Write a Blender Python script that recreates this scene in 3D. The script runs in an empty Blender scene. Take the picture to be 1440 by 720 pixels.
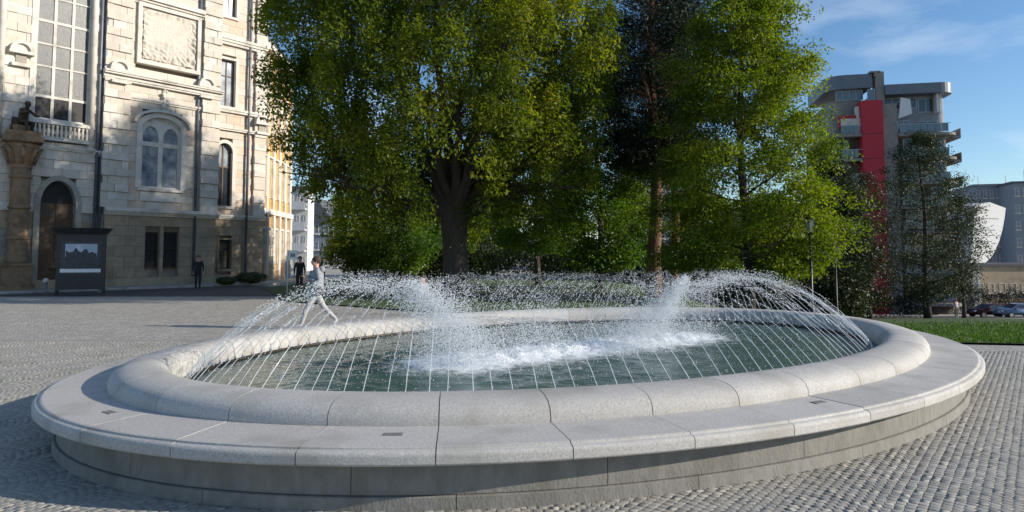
import bpy, bmesh, math, random
import numpy as np
from mathutils import Vector, Matrix, noise
R=math.radians
random.seed(7); rng=np.random.default_rng(7)
S=bpy.context.scene
COL=S.collection
# ---------------------------------------------------------------- camera
FPX=950.0; CAMH=1.8; PITCH=math.atan(60/FPX)
cam=bpy.data.objects.new('camera',bpy.data.cameras.new('camera')); COL.objects.link(cam); S.camera=cam
cam.data.lens=36*FPX/1440; cam.data.sensor_width=36; cam.data.shift_y=-60/1440
cam.data.clip_start=.05; cam.data.clip_end=6000
cam.location=(0,0,CAMH); cam.rotation_euler=(R(90)+PITCH,0,0)
# ---------------------------------------------------------------- light
SUN_AZ=8.5; SUN_EL=21.0       # sun stands right of the view, a little towards the camera
w=bpy.data.worlds.new('World'); S.world=w; w.use_nodes=True
nt=w.node_tree; nt.nodes.clear()
out=nt.nodes.new('ShaderNodeOutputWorld'); bg=nt.nodes.new('ShaderNodeBackground')
sky=nt.nodes.new('ShaderNodeTexSky'); sky.sky_type='NISHITA'; sky.sun_disc=False
sky.sun_elevation=R(SUN_EL); sky.sun_rotation=R(90+SUN_AZ); sky.altitude=300; sky.air_density=1.0; sky.dust_density=.3; sky.ozone_density=3.0
tc=nt.nodes.new('ShaderNodeTexCoord'); mp=nt.nodes.new('ShaderNodeMapping'); mp.inputs['Scale'].default_value=(1.2,1.2,4.2); mp.inputs['Rotation'].default_value=(.15,.3,.5)
nz=nt.nodes.new('ShaderNodeTexNoise'); nz.inputs['Scale'].default_value=2.3; nz.inputs['Detail'].default_value=7; nz.inputs['Roughness'].default_value=.6
rp=nt.nodes.new('ShaderNodeValToRGB'); rp.color_ramp.elements[0].position=.5; rp.color_ramp.elements[1].position=.82
rp.color_ramp.elements[0].color=(0,0,0,1); rp.color_ramp.elements[1].color=(.6,.6,.6,1)
mx=nt.nodes.new('ShaderNodeMix'); mx.data_type='RGBA'; mx.inputs['B'].default_value=(10.5,11.5,12.8,1)
L=nt.links.new
L(tc.outputs['Generated'],mp.inputs[0]); L(mp.outputs[0],nz.inputs['Vector']); L(nz.outputs['Fac'],rp.inputs[0]); L(rp.outputs[0],mx.inputs['Factor'])
hsv=nt.nodes.new('ShaderNodeHueSaturation'); hsv.inputs['Saturation'].default_value=1.12; hsv.inputs['Value'].default_value=1.65; L(sky.outputs[0],hsv.inputs['Color']); L(hsv.outputs[0],mx.inputs['A']); L(mx.outputs['Result'],bg.inputs[0]); L(bg.outputs[0],out.inputs[0])
bg.inputs[1].default_value=.08
sl=bpy.data.lights.new('sun','SUN'); sl.energy=5.0; sl.angle=R(.53); sl.color=(1,.91,.78)
so=bpy.data.objects.new('sun',sl); COL.objects.link(so)
SD=Vector((math.cos(R(SUN_EL))*math.cos(R(SUN_AZ)),-math.cos(R(SUN_EL))*math.sin(R(SUN_AZ)),math.sin(R(SUN_EL))))
so.rotation_euler=SD.to_track_quat('Z','Y').to_euler()
S.view_settings.view_transform='Standard'; S.view_settings.look='None'; S.view_settings.gamma=1; S.view_settings.exposure=0.22
S.cycles.max_bounces=8; S.cycles.transparent_max_bounces=12
# ---------------------------------------------------------------- helpers
def ray(px,py):
    v=Vector(((px-720)/FPX,-(py-300)/FPX,-1)); v.rotate(cam.rotation_euler); return v
def at(px,py,Y):
    d=ray(px,py); t=Y/d.y; return Vector((0,0,CAMH))+d*t
def sm(a,b,x):
    t=min(1,max(0,(x-a)/(b-a))); return t*t*(3-2*t)
def gz(x,y):               # terrain: the ground falls away to the right beyond the fountain
    if y<13: return 0.0
    return -.08*(min(y,78)-13.5 if y>14 else 0.5*(y-13)**2)*sm(.12,.42,x/y)
def tag(o,label=None,cat=None,group=None,kind=None):
    if label: o['label']=label
    if cat: o['category']=cat
    if group: o['group']=group
    if kind: o['kind']=kind
    return o
def empty(name,loc,rz=0,label=None,cat=None,group=None):
    o=bpy.data.objects.new(name,None); COL.objects.link(o); o.location=loc; o.rotation_euler=(0,0,rz); o.empty_display_size=.2
    return tag(o,label,cat,group)
def link(name,me,parent=None,kind=None):
    o=bpy.data.objects.new(name,me); COL.objects.link(o)
    if parent is not None: o.parent=parent
    if kind: o['kind']=kind
    return o
def copy_tree(o,parent=None):
    c=o.copy(); COL.objects.link(c)
    if parent is not None: c.parent=parent
    for ch in list(o.children): copy_tree(ch,c)
    return c
class MB:
    def __init__(s): s.v=[]; s.f=[]; s.m=[]; s.M=Matrix()
    def add(s,vs,fs,mi=0):
        n=len(s.v); s.v+=[tuple(s.M@Vector(v)) for v in vs]; s.f+=[tuple(i+n for i in f) for f in fs]; s.m+=[mi]*len(fs); return s
    def box(s,x0,x1,y0,y1,z0,z1,mi=0):
        return s.add([(x0,y0,z0),(x1,y0,z0),(x1,y1,z0),(x0,y1,z0),(x0,y0,z1),(x1,y0,z1),(x1,y1,z1),(x0,y1,z1)],
            [(0,3,2,1),(4,5,6,7),(0,1,5,4),(1,2,6,5),(2,3,7,6),(3,0,4,7)],mi)
    def tube(s,pts,rs,n=8,mi=0,cap=True):
        pts=[Vector(p) for p in pts]; vs=[]; fs=[]
        if not hasattr(rs,'__len__'): rs=[rs]*len(pts)
        pr=None
        for i,p in enumerate(pts):
            d=(pts[min(i+1,len(pts)-1)]-pts[max(i-1,0)])
            d=d.normalized() if d.length>1e-9 else Vector((0,0,1))
            a=(pr-d*pr.dot(d)) if pr is not None else d.orthogonal()
            if a.length<1e-6: a=d.orthogonal()
            a.normalize(); pr=a; b=d.cross(a)
            for k in range(n):
                t=2*math.pi*k/n; vs.append(tuple(p+(a*math.cos(t)+b*math.sin(t))*rs[i]))
        for i in range(len(pts)-1):
            for k in range(n):
                k2=(k+1)%n; fs.append((i*n+k,i*n+k2,(i+1)*n+k2,(i+1)*n+k))
        if cap: fs+=[tuple(range(n-1,-1,-1)),tuple(range((len(pts)-1)*n,len(pts)*n))]
        return s.add(vs,fs,mi)
    def lathe(s,prof,c=(0,0,0),n=16,mi=0,sx=1,sy=1):
        vs=[];fs=[];m=len(prof)
        for r,z in prof:
            for k in range(n):
                t=2*math.pi*k/n; vs.append((c[0]+sx*r*math.cos(t),c[1]+sy*r*math.sin(t),c[2]+z))
        for i in range(m-1):
            for k in range(n):
                k2=(k+1)%n; fs.append((i*n+k,i*n+k2,(i+1)*n+k2,(i+1)*n+k))
        fs+=[tuple(range(n-1,-1,-1)),tuple(range((m-1)*n,m*n))]
        return s.add(vs,fs,mi)
    def ball(s,c,r,n=8,sx=1,sy=1,sz=1,mi=0):
        pr=[(max(1e-4,math.cos(t)*r),math.sin(t)*r*sz) for t in [(-.5+i/(n//2+1))*math.pi for i in range(n//2+2)]]
        return s.lathe(pr,c,n,mi,sx,sy)
    def prism(s,poly,f,mi=0):          # poly: list of 2d points ccw; f(p,side)->3d
        n=len(poly); vs=[f(p,0) for p in poly]+[f(p,1) for p in poly]
        fs=[tuple(range(n-1,-1,-1)),tuple(range(n,2*n))]+[(i,(i+1)%n,n+(i+1)%n,n+i) for i in range(n)]
        return s.add(vs,fs,mi)
    def mesh(s,name,mats,smooth=False):
        me=bpy.data.meshes.new(name); me.from_pydata(s.v,[],s.f)
        for m in (mats if isinstance(mats,(list,tuple)) else [mats]): me.materials.append(m)
        me.polygons.foreach_set('material_index',s.m)
        if smooth: me.polygons.foreach_set('use_smooth',[True]*len(s.f))
        me.update(); return me
    def build(s,name,mats,parent=None,smooth=False,kind=None):
        return link(name,s.mesh(name,mats,smooth),parent,kind)
def fixn(me):
    bm=bmesh.new(); bm.from_mesh(me); bmesh.ops.recalc_face_normals(bm,faces=bm.faces); bm.to_mesh(me); bm.free()
def npmesh(name,V,F,mat,smooth=False,tone=None):     # fast quad/tri mesh
    me=bpy.data.meshes.new(name); k=F.shape[1]
    me.vertices.add(len(V)); me.vertices.foreach_set('co',V.astype(np.float32).ravel())
    me.loops.add(F.size); me.loops.foreach_set('vertex_index',F.astype(np.int32).ravel())
    me.polygons.add(len(F)); me.polygons.foreach_set('loop_start',np.arange(0,F.size,k,dtype=np.int32))
    me.polygons.foreach_set('loop_total',np.full(len(F),k,dtype=np.int32))
    if smooth: me.polygons.foreach_set('use_smooth',np.ones(len(F),dtype=bool))
    if tone is not None:
        a=me.attributes.new('tone','FLOAT','FACE'); a.data.foreach_set('value',tone.astype(np.float32))
    me.update(calc_edges=True); me.validate(); me.materials.append(mat); return me
# ---------------------------------------------------------------- materials
def mat(name,c1,c2=None,scale=3,rough=.8,bump=0,bscale=30,metal=0,spec=.5,c3=None,s3=.6,rnd=0,tone=0,stretch=None,detail=6,bdist=.02,emit=None,es=0):
    m=bpy.data.materials.new(name); m.use_nodes=True; t=m.node_tree; b=t.nodes['Principled BSDF']
    b.inputs['Roughness'].default_value=rough; b.inputs['Metallic'].default_value=metal; b.inputs['Specular IOR Level'].default_value=spec
    N=t.nodes.new; K=t.links.new
    g=N('ShaderNodeNewGeometry') if False else N('ShaderNodeTexCoord')
    src=g.outputs['Object']
    if stretch:
        mm=N('ShaderNodeMapping'); mm.inputs['Scale'].default_value=stretch; K(src,mm.inputs[0]); src=mm.outputs[0]
    col=None
    if c2:
        n=N('ShaderNodeTexNoise'); n.inputs['Scale'].default_value=scale; n.inputs['Detail'].default_value=detail; n.inputs['Roughness'].default_value=.65; K(src,n.inputs['Vector'])
        r=N('ShaderNodeMapRange'); r.inputs['From Min'].default_value=.32; r.inputs['From Max'].default_value=.68; K(n.outputs['Fac'],r.inputs['Value'])
        x=N('ShaderNodeMix'); x.data_type='RGBA'; x.inputs['A'].default_value=(*c1,1); x.inputs['B'].default_value=(*c2,1); K(r.outputs[0],x.inputs['Factor']); col=x.outputs['Result']
        if c3:
            n3=N('ShaderNodeTexNoise'); n3.inputs['Scale'].default_value=s3; n3.inputs['Detail'].default_value=4; K(src,n3.inputs['Vector'])
            r3=N('ShaderNodeMapRange'); r3.inputs['From Min'].default_value=.5; r3.inputs['From Max'].default_value=.72; K(n3.outputs['Fac'],r3.inputs['Value'])
            x3=N('ShaderNodeMix'); x3.data_type='RGBA'; x3.inputs['B'].default_value=(*c3,1); K(col,x3.inputs['A']); K(r3.outputs[0],x3.inputs['Factor']); col=x3.outputs['Result']
    else:
        rg=N('ShaderNodeRGB'); rg.outputs[0].default_value=(*c1,1); col=rg.outputs[0]
    if rnd or tone:
        oi=N('ShaderNodeObjectInfo'); val=oi.outputs['Random']
        if tone:
            at_=N('ShaderNodeAttribute'); at_.attribute_name='tone'; ad=N('ShaderNodeMath'); K(val,ad.inputs[0]); K(at_.outputs['Fac'],ad.inputs[1])
            fr=N('ShaderNodeMath'); fr.operation='FRACT'; K(ad.outputs[0],fr.inputs[0]); val=fr.outputs[0]
        a=max(rnd,tone); mr=N('ShaderNodeMapRange'); mr.inputs['To Min'].default_value=1-a; mr.inputs['To Max'].default_value=1+a; K(val,mr.inputs['Value'])
        hs=N('ShaderNodeHueSaturation'); K(mr.outputs[0],hs.inputs['Value']); K(col,hs.inputs['Color']); col=hs.outputs[0]
    K(col,b.inputs['Base Color'])
    if bump:
        n2=N('ShaderNodeTexNoise'); n2.inputs['Scale'].default_value=bscale; n2.inputs['Detail'].default_value=5; K(src,n2.inputs['Vector'])
        bp=N('ShaderNodeBump'); bp.inputs['Strength'].default_value=bump; bp.inputs['Distance'].default_value=bdist; K(n2.outputs['Fac'],bp.inputs['Height']); K(bp.outputs[0],b.inputs['Normal'])
    if emit: b.inputs['Emission Color'].default_value=(*emit,1); b.inputs['Emission Strength'].default_value=es
    return m
def leafmat(name,c1,c2,c3,trans=.35,scale=.55):
    m=bpy.data.materials.new(name); m.use_nodes=True; t=m.node_tree; N=t.nodes.new; K=t.links.new
    b=t.nodes['Principled BSDF']; b.inputs['Roughness'].default_value=.55; b.inputs['Specular IOR Level'].default_value=.3
    tcn=N('ShaderNodeTexCoord'); n=N('ShaderNodeTexNoise'); n.inputs['Scale'].default_value=scale; n.inputs['Detail'].default_value=5; K(tcn.outputs['Object'],n.inputs['Vector'])
    at_=N('ShaderNodeAttribute'); at_.attribute_name='tone'
    mm=N('ShaderNodeMath'); mm.operation='MULTIPLY_ADD'; mm.inputs[1].default_value=.42; K(at_.outputs['Fac'],mm.inputs[0])
    mr=N('ShaderNodeMapRange'); mr.inputs['From Min'].default_value=.3; mr.inputs['From Max'].default_value=.7; mr.inputs['To Max'].default_value=.62; K(n.outputs['Fac'],mr.inputs['Value']); K(mr.outputs[0],mm.inputs[2])
    r=N('ShaderNodeValToRGB'); e=r.color_ramp.elements; e[0].color=(*c1,1); e[1].color=(*c3,1); e[0].position=.1; e[1].position=.95; k=e.new(.5); k.color=(*c2,1); K(mm.outputs[0],r.inputs[0])
    K(r.outputs[0],b.inputs['Base Color'])
    tr=N('ShaderNodeBsdfTranslucent'); hs=N('ShaderNodeHueSaturation'); hs.inputs['Value'].default_value=1.5; hs.inputs['Saturation'].default_value=1.15; K(r.outputs[0],hs.inputs['Color']); K(hs.outputs[0],tr.inputs[0])
    ms=N('ShaderNodeMixShader'); ms.inputs[0].default_value=trans; K(b.outputs[0],ms.inputs[1]); K(tr.outputs[0],ms.inputs[2]); K(ms.outputs[0],t.nodes['Material Output'].inputs[0])
    return m
def glassmat(name,c=(.03,.04,.05),rough=.06,spec=.8):
    m=mat(name,c,rough=rough,spec=spec); m.node_tree.nodes['Principled BSDF'].inputs['Coat Weight'].default_value=.3; return m
M={}
M['granite']=mat('granite',(.34,.33,.315),(.54,.52,.49),55,.78,.5,90,c3=(.33,.315,.285),s3=1.9,rnd=.09,detail=9,bdist=.006)
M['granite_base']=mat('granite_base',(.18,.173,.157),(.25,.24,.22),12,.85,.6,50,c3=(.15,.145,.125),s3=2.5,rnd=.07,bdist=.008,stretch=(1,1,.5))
M['joint']=mat('joint',(.16,.15,.14),(.22,.205,.19),20,.95)
M['stain']=mat('stain',(.13,.13,.125),(.2,.2,.19),12,.8)
M['sett']=mat('sett',(.27,.258,.235),(.36,.345,.31),45,.85,.35,90,tone=.13,rnd=.13,c3=(.25,.245,.215),s3=.9,bdist=.004)
M['bed']=mat('bed',(.19,.18,.155),(.26,.245,.21),40,.95,.6,60)
M['plaza']=None
M['lawn']=mat('lawn',(.025,.055,.010),(.05,.09,.018),9,.95,.6,60,c3=(.06,.085,.022),s3=.35)  # green lowered so the colour also carries the shade under the trees
M['blade']=leafmat('blade',(.03,.07,.01),(.06,.12,.02),(.1,.16,.03),.3,2)
M['asphalt']=mat('asphalt',(.045,.045,.047),(.065,.063,.062),30,.9,.4,80)
M['stone']=mat('stone',(.59,.53,.45),(.66,.595,.51),4,.88,.4,25,c3=(.53,.475,.40),s3=1.1,rnd=.05)
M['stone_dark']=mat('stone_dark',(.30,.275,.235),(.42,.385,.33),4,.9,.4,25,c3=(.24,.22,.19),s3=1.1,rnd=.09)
M['stone_pink']=mat('stone_pink',(.60,.46,.36),(.68,.545,.43),4,.9,.35,25,rnd=.06)
M['ground_stone']=mat('ground_stone',(.33,.255,.175),(.43,.335,.235),3,.9,.45,22,c3=(.25,.20,.14),s3=.9,rnd=.08)
M['trim']=mat('trim',(.62,.58,.52),(.71,.665,.60),6,.85,.2,30,c3=(.45,.42,.36),s3=1.3)
M['mortar']=mat('mortar',(.34,.30,.25),(.42,.375,.31),8,.95)
M['glass']=glassmat('glass',(.035,.045,.055))
M['glass_pale']=mat('glass_pale',(.10,.12,.15),(.42,.46,.50),1.6,.12,spec=.9)
M['leaded']=mat('leaded',(.07,.075,.075),(.13,.135,.135),9,.35,.5,20)
M['dark']=mat('dark',(.012,.012,.014),rough=.6)
M['black']=mat('black_paint',(.018,.018,.02),(.03,.03,.032),6,.45)
M['wood']=mat('wood',(.07,.04,.022),(.11,.065,.035),5,.6,.2,20)
M['ochre']=mat('ochre',(.62,.33,.06),(.72,.42,.10),2,.9,.2,20,c3=(.50,.28,.06),s3=.5)
M['white']=mat('white_plaster',(.58,.59,.60),(.66,.67,.67),2,.85,.1,20)
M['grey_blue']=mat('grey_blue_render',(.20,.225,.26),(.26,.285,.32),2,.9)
M['roof']=mat('roof_slate',(.07,.075,.085),(.12,.125,.135),6,.7,.3,20)
M['sandstone']=mat('sandstone',(.20,.13,.075),(.30,.20,.12),5,.9,.6,22,c3=(.12,.085,.055),s3=1.4)
M['bronze']=mat('bronze',(.035,.03,.022),(.07,.055,.04),8,.5,.3,30,metal=.6)
M['bark']=mat('bark',(.035,.028,.022),(.075,.06,.048),9,.95,.9,30,stretch=(1,1,.25))
M['bark_red']=mat('bark_red',(.10,.05,.03),(.20,.11,.07),7,.95,.9,30,stretch=(1,1,.25))
M['oak_leaf']=leafmat('oak_leaf',(.04,.08,.012),(.12,.16,.02),(.29,.29,.04),.5)
M['lime_leaf']=leafmat('lime_leaf',(.04,.08,.012),(.115,.165,.018),(.25,.29,.035),.5)
M['mid_leaf']=leafmat('mid_leaf',(.03,.07,.012),(.075,.145,.018),(.16,.23,.03),.45)
M['pine_leaf']=leafmat('pine_leaf',(.008,.018,.014),(.014,.030,.020),(.03,.045,.025),.08)
M['dull_leaf']=leafmat('dull_leaf',(.018,.03,.012),(.035,.05,.018),(.09,.09,.03),.2)
M['rust_leaf']=leafmat('rust_leaf',(.025,.03,.012),(.045,.045,.018),(.09,.075,.03),.2)
M['red_panel']=mat('red_render',(.40,.022,.035),(.46,.03,.045),2,.75)
M['conc']=mat('concrete_render',(.2,.19,.175),(.26,.245,.23),1.5,.9,.15,10)
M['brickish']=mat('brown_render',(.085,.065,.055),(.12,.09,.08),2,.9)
M['zinc']=mat('zinc',(.11,.13,.16),(.15,.17,.20),3,.45,metal=.3)
M['rail']=mat('rail_metal',(.35,.37,.39),rough=.4,metal=.6)
M['balglass']=mat('balcony_glass',(.09,.12,.15),(.13,.17,.20),2,.1,spec=.9)
M['skin']=mat('skin',(.55,.33,.24),rough=.6); M['hair']=mat('hair',(.05,.03,.02),rough=.8)
M['jacket']=mat('grey_jacket',(.22,.23,.26),(.30,.31,.34),12,.85,.3,40); M['trouser']=mat('pale_trousers',(.36,.36,.37),(.46,.46,.46),10,.9,.3,30)
M['cloth_dark']=mat('dark_cloth',(.02,.02,.024),(.035,.035,.04),10,.9); M['cloth_pale']=mat('pale_cloth',(.45,.4,.38),(.55,.5,.47),10,.9); M['cloth_green']=mat('olive_cloth',(.1,.11,.09),rough=.9)
M['shoe']=mat('shoe',(.5,.5,.5),rough=.7)
M['car_blue']=mat('car_paint_blue',(.24,.29,.38),rough=.28,metal=.5); M['car_maroon']=mat('car_paint_maroon',(.07,.015,.018),rough=.3,metal=.2); M['car_dark']=mat('car_paint_dark',(.02,.022,.028),rough=.3,metal=.3)
M['rubber']=mat('rubber',(.02,.02,.02),rough=.9); M['alloy']=mat('alloy',(.5,.5,.52),rough=.35,metal=.8)
M['lampglass']=mat('lamp_glass',(.6,.62,.62),rough=.25); M['redlight']=mat('tail_lens',(.4,.02,.02),rough=.3)
M['steel']=mat('steel',(.4,.41,.41),(.5,.5,.5),20,.35,metal=.9)
M['basin']=mat('basin_lining',(.10,.17,.16),(.15,.22,.20),3,.6,.2,20)
M['poster_sky']=mat('poster_blue',(.30,.38,.50),(.42,.50,.60),3,.5); M['poster_dark']=mat('poster_dark',(.02,.025,.03),(.06,.07,.08),6,.5); M['paper']=mat('paper_white',(.75,.76,.76),rough=.7)
# plaza: grey setts beyond where single stones can be told apart
def plaza_mat():
    m=mat('plaza_setts',(.33,.315,.285),(.42,.40,.365),1.3,.9,0,c3=(.36,.34,.30),s3=.25)
    t=m.node_tree; N=t.nodes.new; K=t.links.new; b=t.nodes['Principled BSDF']
    g=N('ShaderNodeTexCoord'); mp=N('ShaderNodeMapping'); mp.inputs['Rotation'].default_value=(0,0,R(-35)); K(g.outputs['Object'],mp.inputs[0])
    v=N('ShaderNodeTexVoronoi'); v.inputs['Scale'].default_value=13; v.feature='DISTANCE_TO_EDGE'; v.inputs['Randomness'].default_value=.45; K(mp.outputs[0],v.inputs['Vector'])
    v2=N('ShaderNodeTexVoronoi'); v2.inputs['Scale'].default_value=13; v2.inputs['Randomness'].default_value=.45; K(mp.outputs[0],v2.inputs['Vector'])
    r=N('ShaderNodeMapRange'); r.inputs['From Max'].default_value=.10; r.inputs['To Min'].default_value=.55; K(v.outputs['Distance'],r.inputs['Value'])
    sp=N('ShaderNodeSeparateColor'); K(v2.outputs['Color'],sp.inputs[0]); r2=N('ShaderNodeMapRange'); r2.inputs['To Min'].default_value=.8; r2.inputs['To Max'].default_value=1.22; K(sp.outputs[0],r2.inputs['Value'])
    mu=N('ShaderNodeMath'); mu.operation='MULTIPLY'; K(r.outputs[0],mu.inputs[0]); K(r2.outputs[0],mu.inputs[1])
    old=b.inputs['Base Color'].links[0].from_socket
    hs=N('ShaderNodeHueSaturation'); K(old,hs.inputs['Color']); K(mu.outputs[0],hs.inputs['Value']); K(hs.outputs[0],b.inputs['Base Color'])
    bp=N('ShaderNodeBump'); bp.inputs['Strength'].default_value=.6; bp.inputs['Distance'].default_value=.01; K(r.outputs[0],bp.inputs['Height']); K(bp.outputs[0],b.inputs['Normal'])
    return m
M['plaza']=plaza_mat()
def water_mat():
    m=bpy.data.materials.new('pool_water'); m.use_nodes=True; t=m.node_tree; N=t.nodes.new; K=t.links.new; b=t.nodes['Principled BSDF']
    b.inputs['Roughness'].default_value=.07; b.inputs['IOR'].default_value=1.33; b.inputs['Specular IOR Level'].default_value=.5
    at_=N('ShaderNodeAttribute'); at_.attribute_name='foam'
    g=N('ShaderNodeTexCoord')
    n=N('ShaderNodeTexNoise'); n.inputs['Scale'].default_value=5; n.inputs['Detail'].default_value=8; n.inputs['Roughness'].default_value=.7; K(g.outputs['Object'],n.inputs['Vector'])
    ad=N('ShaderNodeMath'); ad.operation='ADD'; K(at_.outputs['Fac'],ad.inputs[0]); K(n.outputs['Fac'],ad.inputs[1])
    r=N('ShaderNodeMapRange'); r.inputs['From Min'].default_value=.78; r.inputs['From Max'].default_value=1.12; K(ad.outputs[0],r.inputs['Value'])
    x=N('ShaderNodeMix'); x.data_type='RGBA'; x.inputs['A'].default_value=(.055,.105,.095,1); x.inputs['B'].default_value=(.82,.85,.86,1); K(r.outputs[0],x.inputs['Factor']); K(x.outputs['Result'],b.inputs['Base Color'])
    r2=N('ShaderNodeMapRange'); r2.inputs['To Min'].default_value=.07; r2.inputs['To Max'].default_value=.6; K(r.outputs[0],r2.inputs['Value']); K(r2.outputs[0],b.inputs['Roughness'])
    n2=N('ShaderNodeTexNoise'); n2.inputs['Scale'].default_value=9; n2.inputs['Detail'].default_value=4; K(g.outputs['Object'],n2.inputs['Vector'])
    bp=N('ShaderNodeBump'); bp.inputs['Strength'].default_value=.7; bp.inputs['Distance'].default_value=.03; K(n2.outputs['Fac'],bp.inputs['Height']); K(bp.outputs[0],b.inputs['Normal'])
    return m
M['water']=water_mat()
def drop_mat():
    m=bpy.data.materials.new('water_drops'); m.use_nodes=True; t=m.node_tree; N=t.nodes.new; K=t.links.new; b=t.nodes['Principled BSDF']
    b.inputs['Base Color'].default_value=(.86,.9,.94,1); b.inputs['Roughness'].default_value=.12; b.inputs['Specular IOR Level'].default_value=.7
    tp=N('ShaderNodeBsdfTransparent'); tr=N('ShaderNodeBsdfTranslucent'); tr.inputs[0].default_value=(.9,.94,.98,1)
    a=N('ShaderNodeMixShader'); a.inputs[0].default_value=.35; K(b.outputs[0],a.inputs[1]); K(tr.outputs[0],a.inputs[2])
    c=N('ShaderNodeMixShader'); c.inputs[0].default_value=.38; K(a.outputs[0],c.inputs[1]); K(tp.outputs[0],c.inputs[2]); K(c.outputs[0],t.nodes['Material Output'].inputs[0])
    return m
M['drop']=drop_mat()
M['foam']=mat('foam',(.75,.79,.80),(.86,.88,.89),25,.6,.6,60)

# ================================================================ TERRAIN
def terrain():
    xs=np.concatenate([np.array([-3000,-1000,-400,-200,-130]),np.arange(-100,101,2.5),np.array([130,200,400,1000,3000])])
    ys=np.concatenate([np.array([-300,-60,-20,0]),np.arange(4,120,2.0),np.array([125,140,170,220,300,450,800,1600,4000])])
    V=[];F=[]
    for y in ys:
        for x in xs: V.append((x,y,gz(x,y)-.014))
    n=len(xs)
    for j in range(len(ys)-1):
        for i in range(n-1): F.append((j*n+i,j*n+i+1,(j+1)*n+i+1,(j+1)*n+i))
    me=npmesh('ground',np.array(V),np.array(F),M['plaza'],True); return link('ground',me,kind='structure')
ground=terrain()
def patch(name,poly,mt,dz,kind='structure',step=1.5):   # sheet laid on the terrain over a polygon
    bm=bmesh.new(); vs=[bm.verts.new((x,y,0)) for x,y in poly]; bm.faces.new(vs)
    x0,x1=min(p[0] for p in poly),max(p[0] for p in poly); y0,y1=min(p[1] for p in poly),max(p[1] for p in poly)
    x=x0+step
    while x<x1: bmesh.ops.bisect_plane(bm,geom=bm.verts[:]+bm.edges[:]+bm.faces[:],plane_co=(x,0,0),plane_no=(1,0,0)); x+=step
    y=y0+step
    while y<y1: bmesh.ops.bisect_plane(bm,geom=bm.verts[:]+bm.edges[:]+bm.faces[:],plane_co=(0,y,0),plane_no=(0,1,0)); y+=step
    for v in bm.verts: v.co.z=gz(v.co.x,v.co.y)+dz
    bmesh.ops.recalc_face_normals(bm,faces=bm.faces)
    me=bpy.data.meshes.new(name); bm.to_mesh(me); bm.free(); me.materials.append(mt)
    if me.polygons[0].normal.z<0: me.flip_normals()
    return link(name,me,kind=kind)
lawn_poly=[(7.0,18.2),(8.5,15.6),(11,14.2),(14,13.9),(30,14.5),(46,40),(44,62),(34,66),(24,60),(16,51.5),(9,51.5),(3,51.5),(-13,51.5),(-14,38),(-9,27),(-3,22),(3,20.5)]  # lawn at right; back left reach added as dark sheet for tree shade
patch('lawn',lawn_poly,M['lawn'],.03,step=2)
patch('road',[(14,67.5),(90,67.5),(90,79),(10,79)],M['asphalt'],.012,step=4)
road2=patch('footpath',[(-40,30.5),(-9.5,30.5),(-12.5,38.5),(-22,47),(-30,70),(-60,70)],M['asphalt'],.006,step=3)
# grass blades where the lawn is nearest
def inpoly(x,y,P):
    c=False;j=len(P)-1
    for i in range(len(P)):
        if (P[i][1]>y)!=(P[j][1]>y) and x<(P[j][0]-P[i][0])*(y-P[i][1])/(P[j][1]-P[i][1])+P[i][0]: c=not c
        j=i
    return c
def grass():
    V=[];F=[];T=[]
    k=0
    while k<26000:
        y=14+abs(random.gauss(0,1))*11; x=random.uniform(.3,.95)*y
        if not inpoly(x,y,lawn_poly): continue
        h=random.uniform(.05,.11)*(1+.5*(random.random()<.1)); a=random.uniform(0,6.28); wd=.007+.0006*y
        z=gz(x,y)+.03; lx,ly=random.gauss(0,.03),random.gauss(0,.03)
        V+=[(x-wd*math.cos(a),y-wd*math.sin(a),z-.005),(x+wd*math.cos(a),y+wd*math.sin(a),z-.005),(x+lx,y+ly,z+h)]
        F.append((3*k,3*k+1,3*k+2)); T.append(random.random()); k+=1
    o=link('grass',npmesh('grass',np.array(V),np.array(F),M['blade'],tone=np.array(T)),kind='stuff')
    tag(o,'short green grass blades covering the lawn right of the fountain','grass')
grass()

# ================================================================ FOUNTAIN
EC=Vector((1.1007,10.3818)); EA,EB=6.862,4.781; EANG=math.atan2(.61394,.78935)
def _ell():
    th=np.linspace(0,2*math.pi,4001)[:-1]
    p=np.c_[EA*np.cos(th),EB*np.sin(th)]; nrm=np.c_[np.cos(th)/EA,np.sin(th)/EB]; nrm/=np.linalg.norm(nrm,axis=1)[:,None]
    c,s=math.cos(EANG),math.sin(EANG); Rm=np.array([[c,s],[-s,c]])
    p=p@Rm+np.array(EC); nrm=nrm@Rm
    d=np.r_[0,np.cumsum(np.linalg.norm(np.diff(np.r_[p,p[:1]],axis=0),axis=1))]
    return p,nrm,d
EP,EN,ED=_ell(); PERI=ED[-1]
def ell(s,off=0):                       # s in 0..1 along the lip, off metres inwards
    s=(s%1)*PERI; i=int(np.searchsorted(ED,s,side='right')-1)%len(EP); j=(i+1)%len(EP); t=(s-ED[i])/max(1e-9,ED[i+1]-ED[i])
    p=EP[i]*(1-t)+EP[j]*t; n=EN[i]*(1-t)+EN[j]*t; n/=np.linalg.norm(n)
    return p[0]-n[0]*off,p[1]-n[1]*off,n
def ell_inside(x,y,off=0):
    dx,dy=x-EC[0],y-EC[1]; c,s=math.cos(EANG),math.sin(EANG); u,v=dx*c+dy*s,-dx*s+dy*c
    return (u/(EA-off))**2+(v/(EB-off))**2<1
fountain=empty('fountain',(EC[0],EC[1],0),0,'large oval granite fountain basin with rounded coping and a ring of water jets','fountain')
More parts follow.
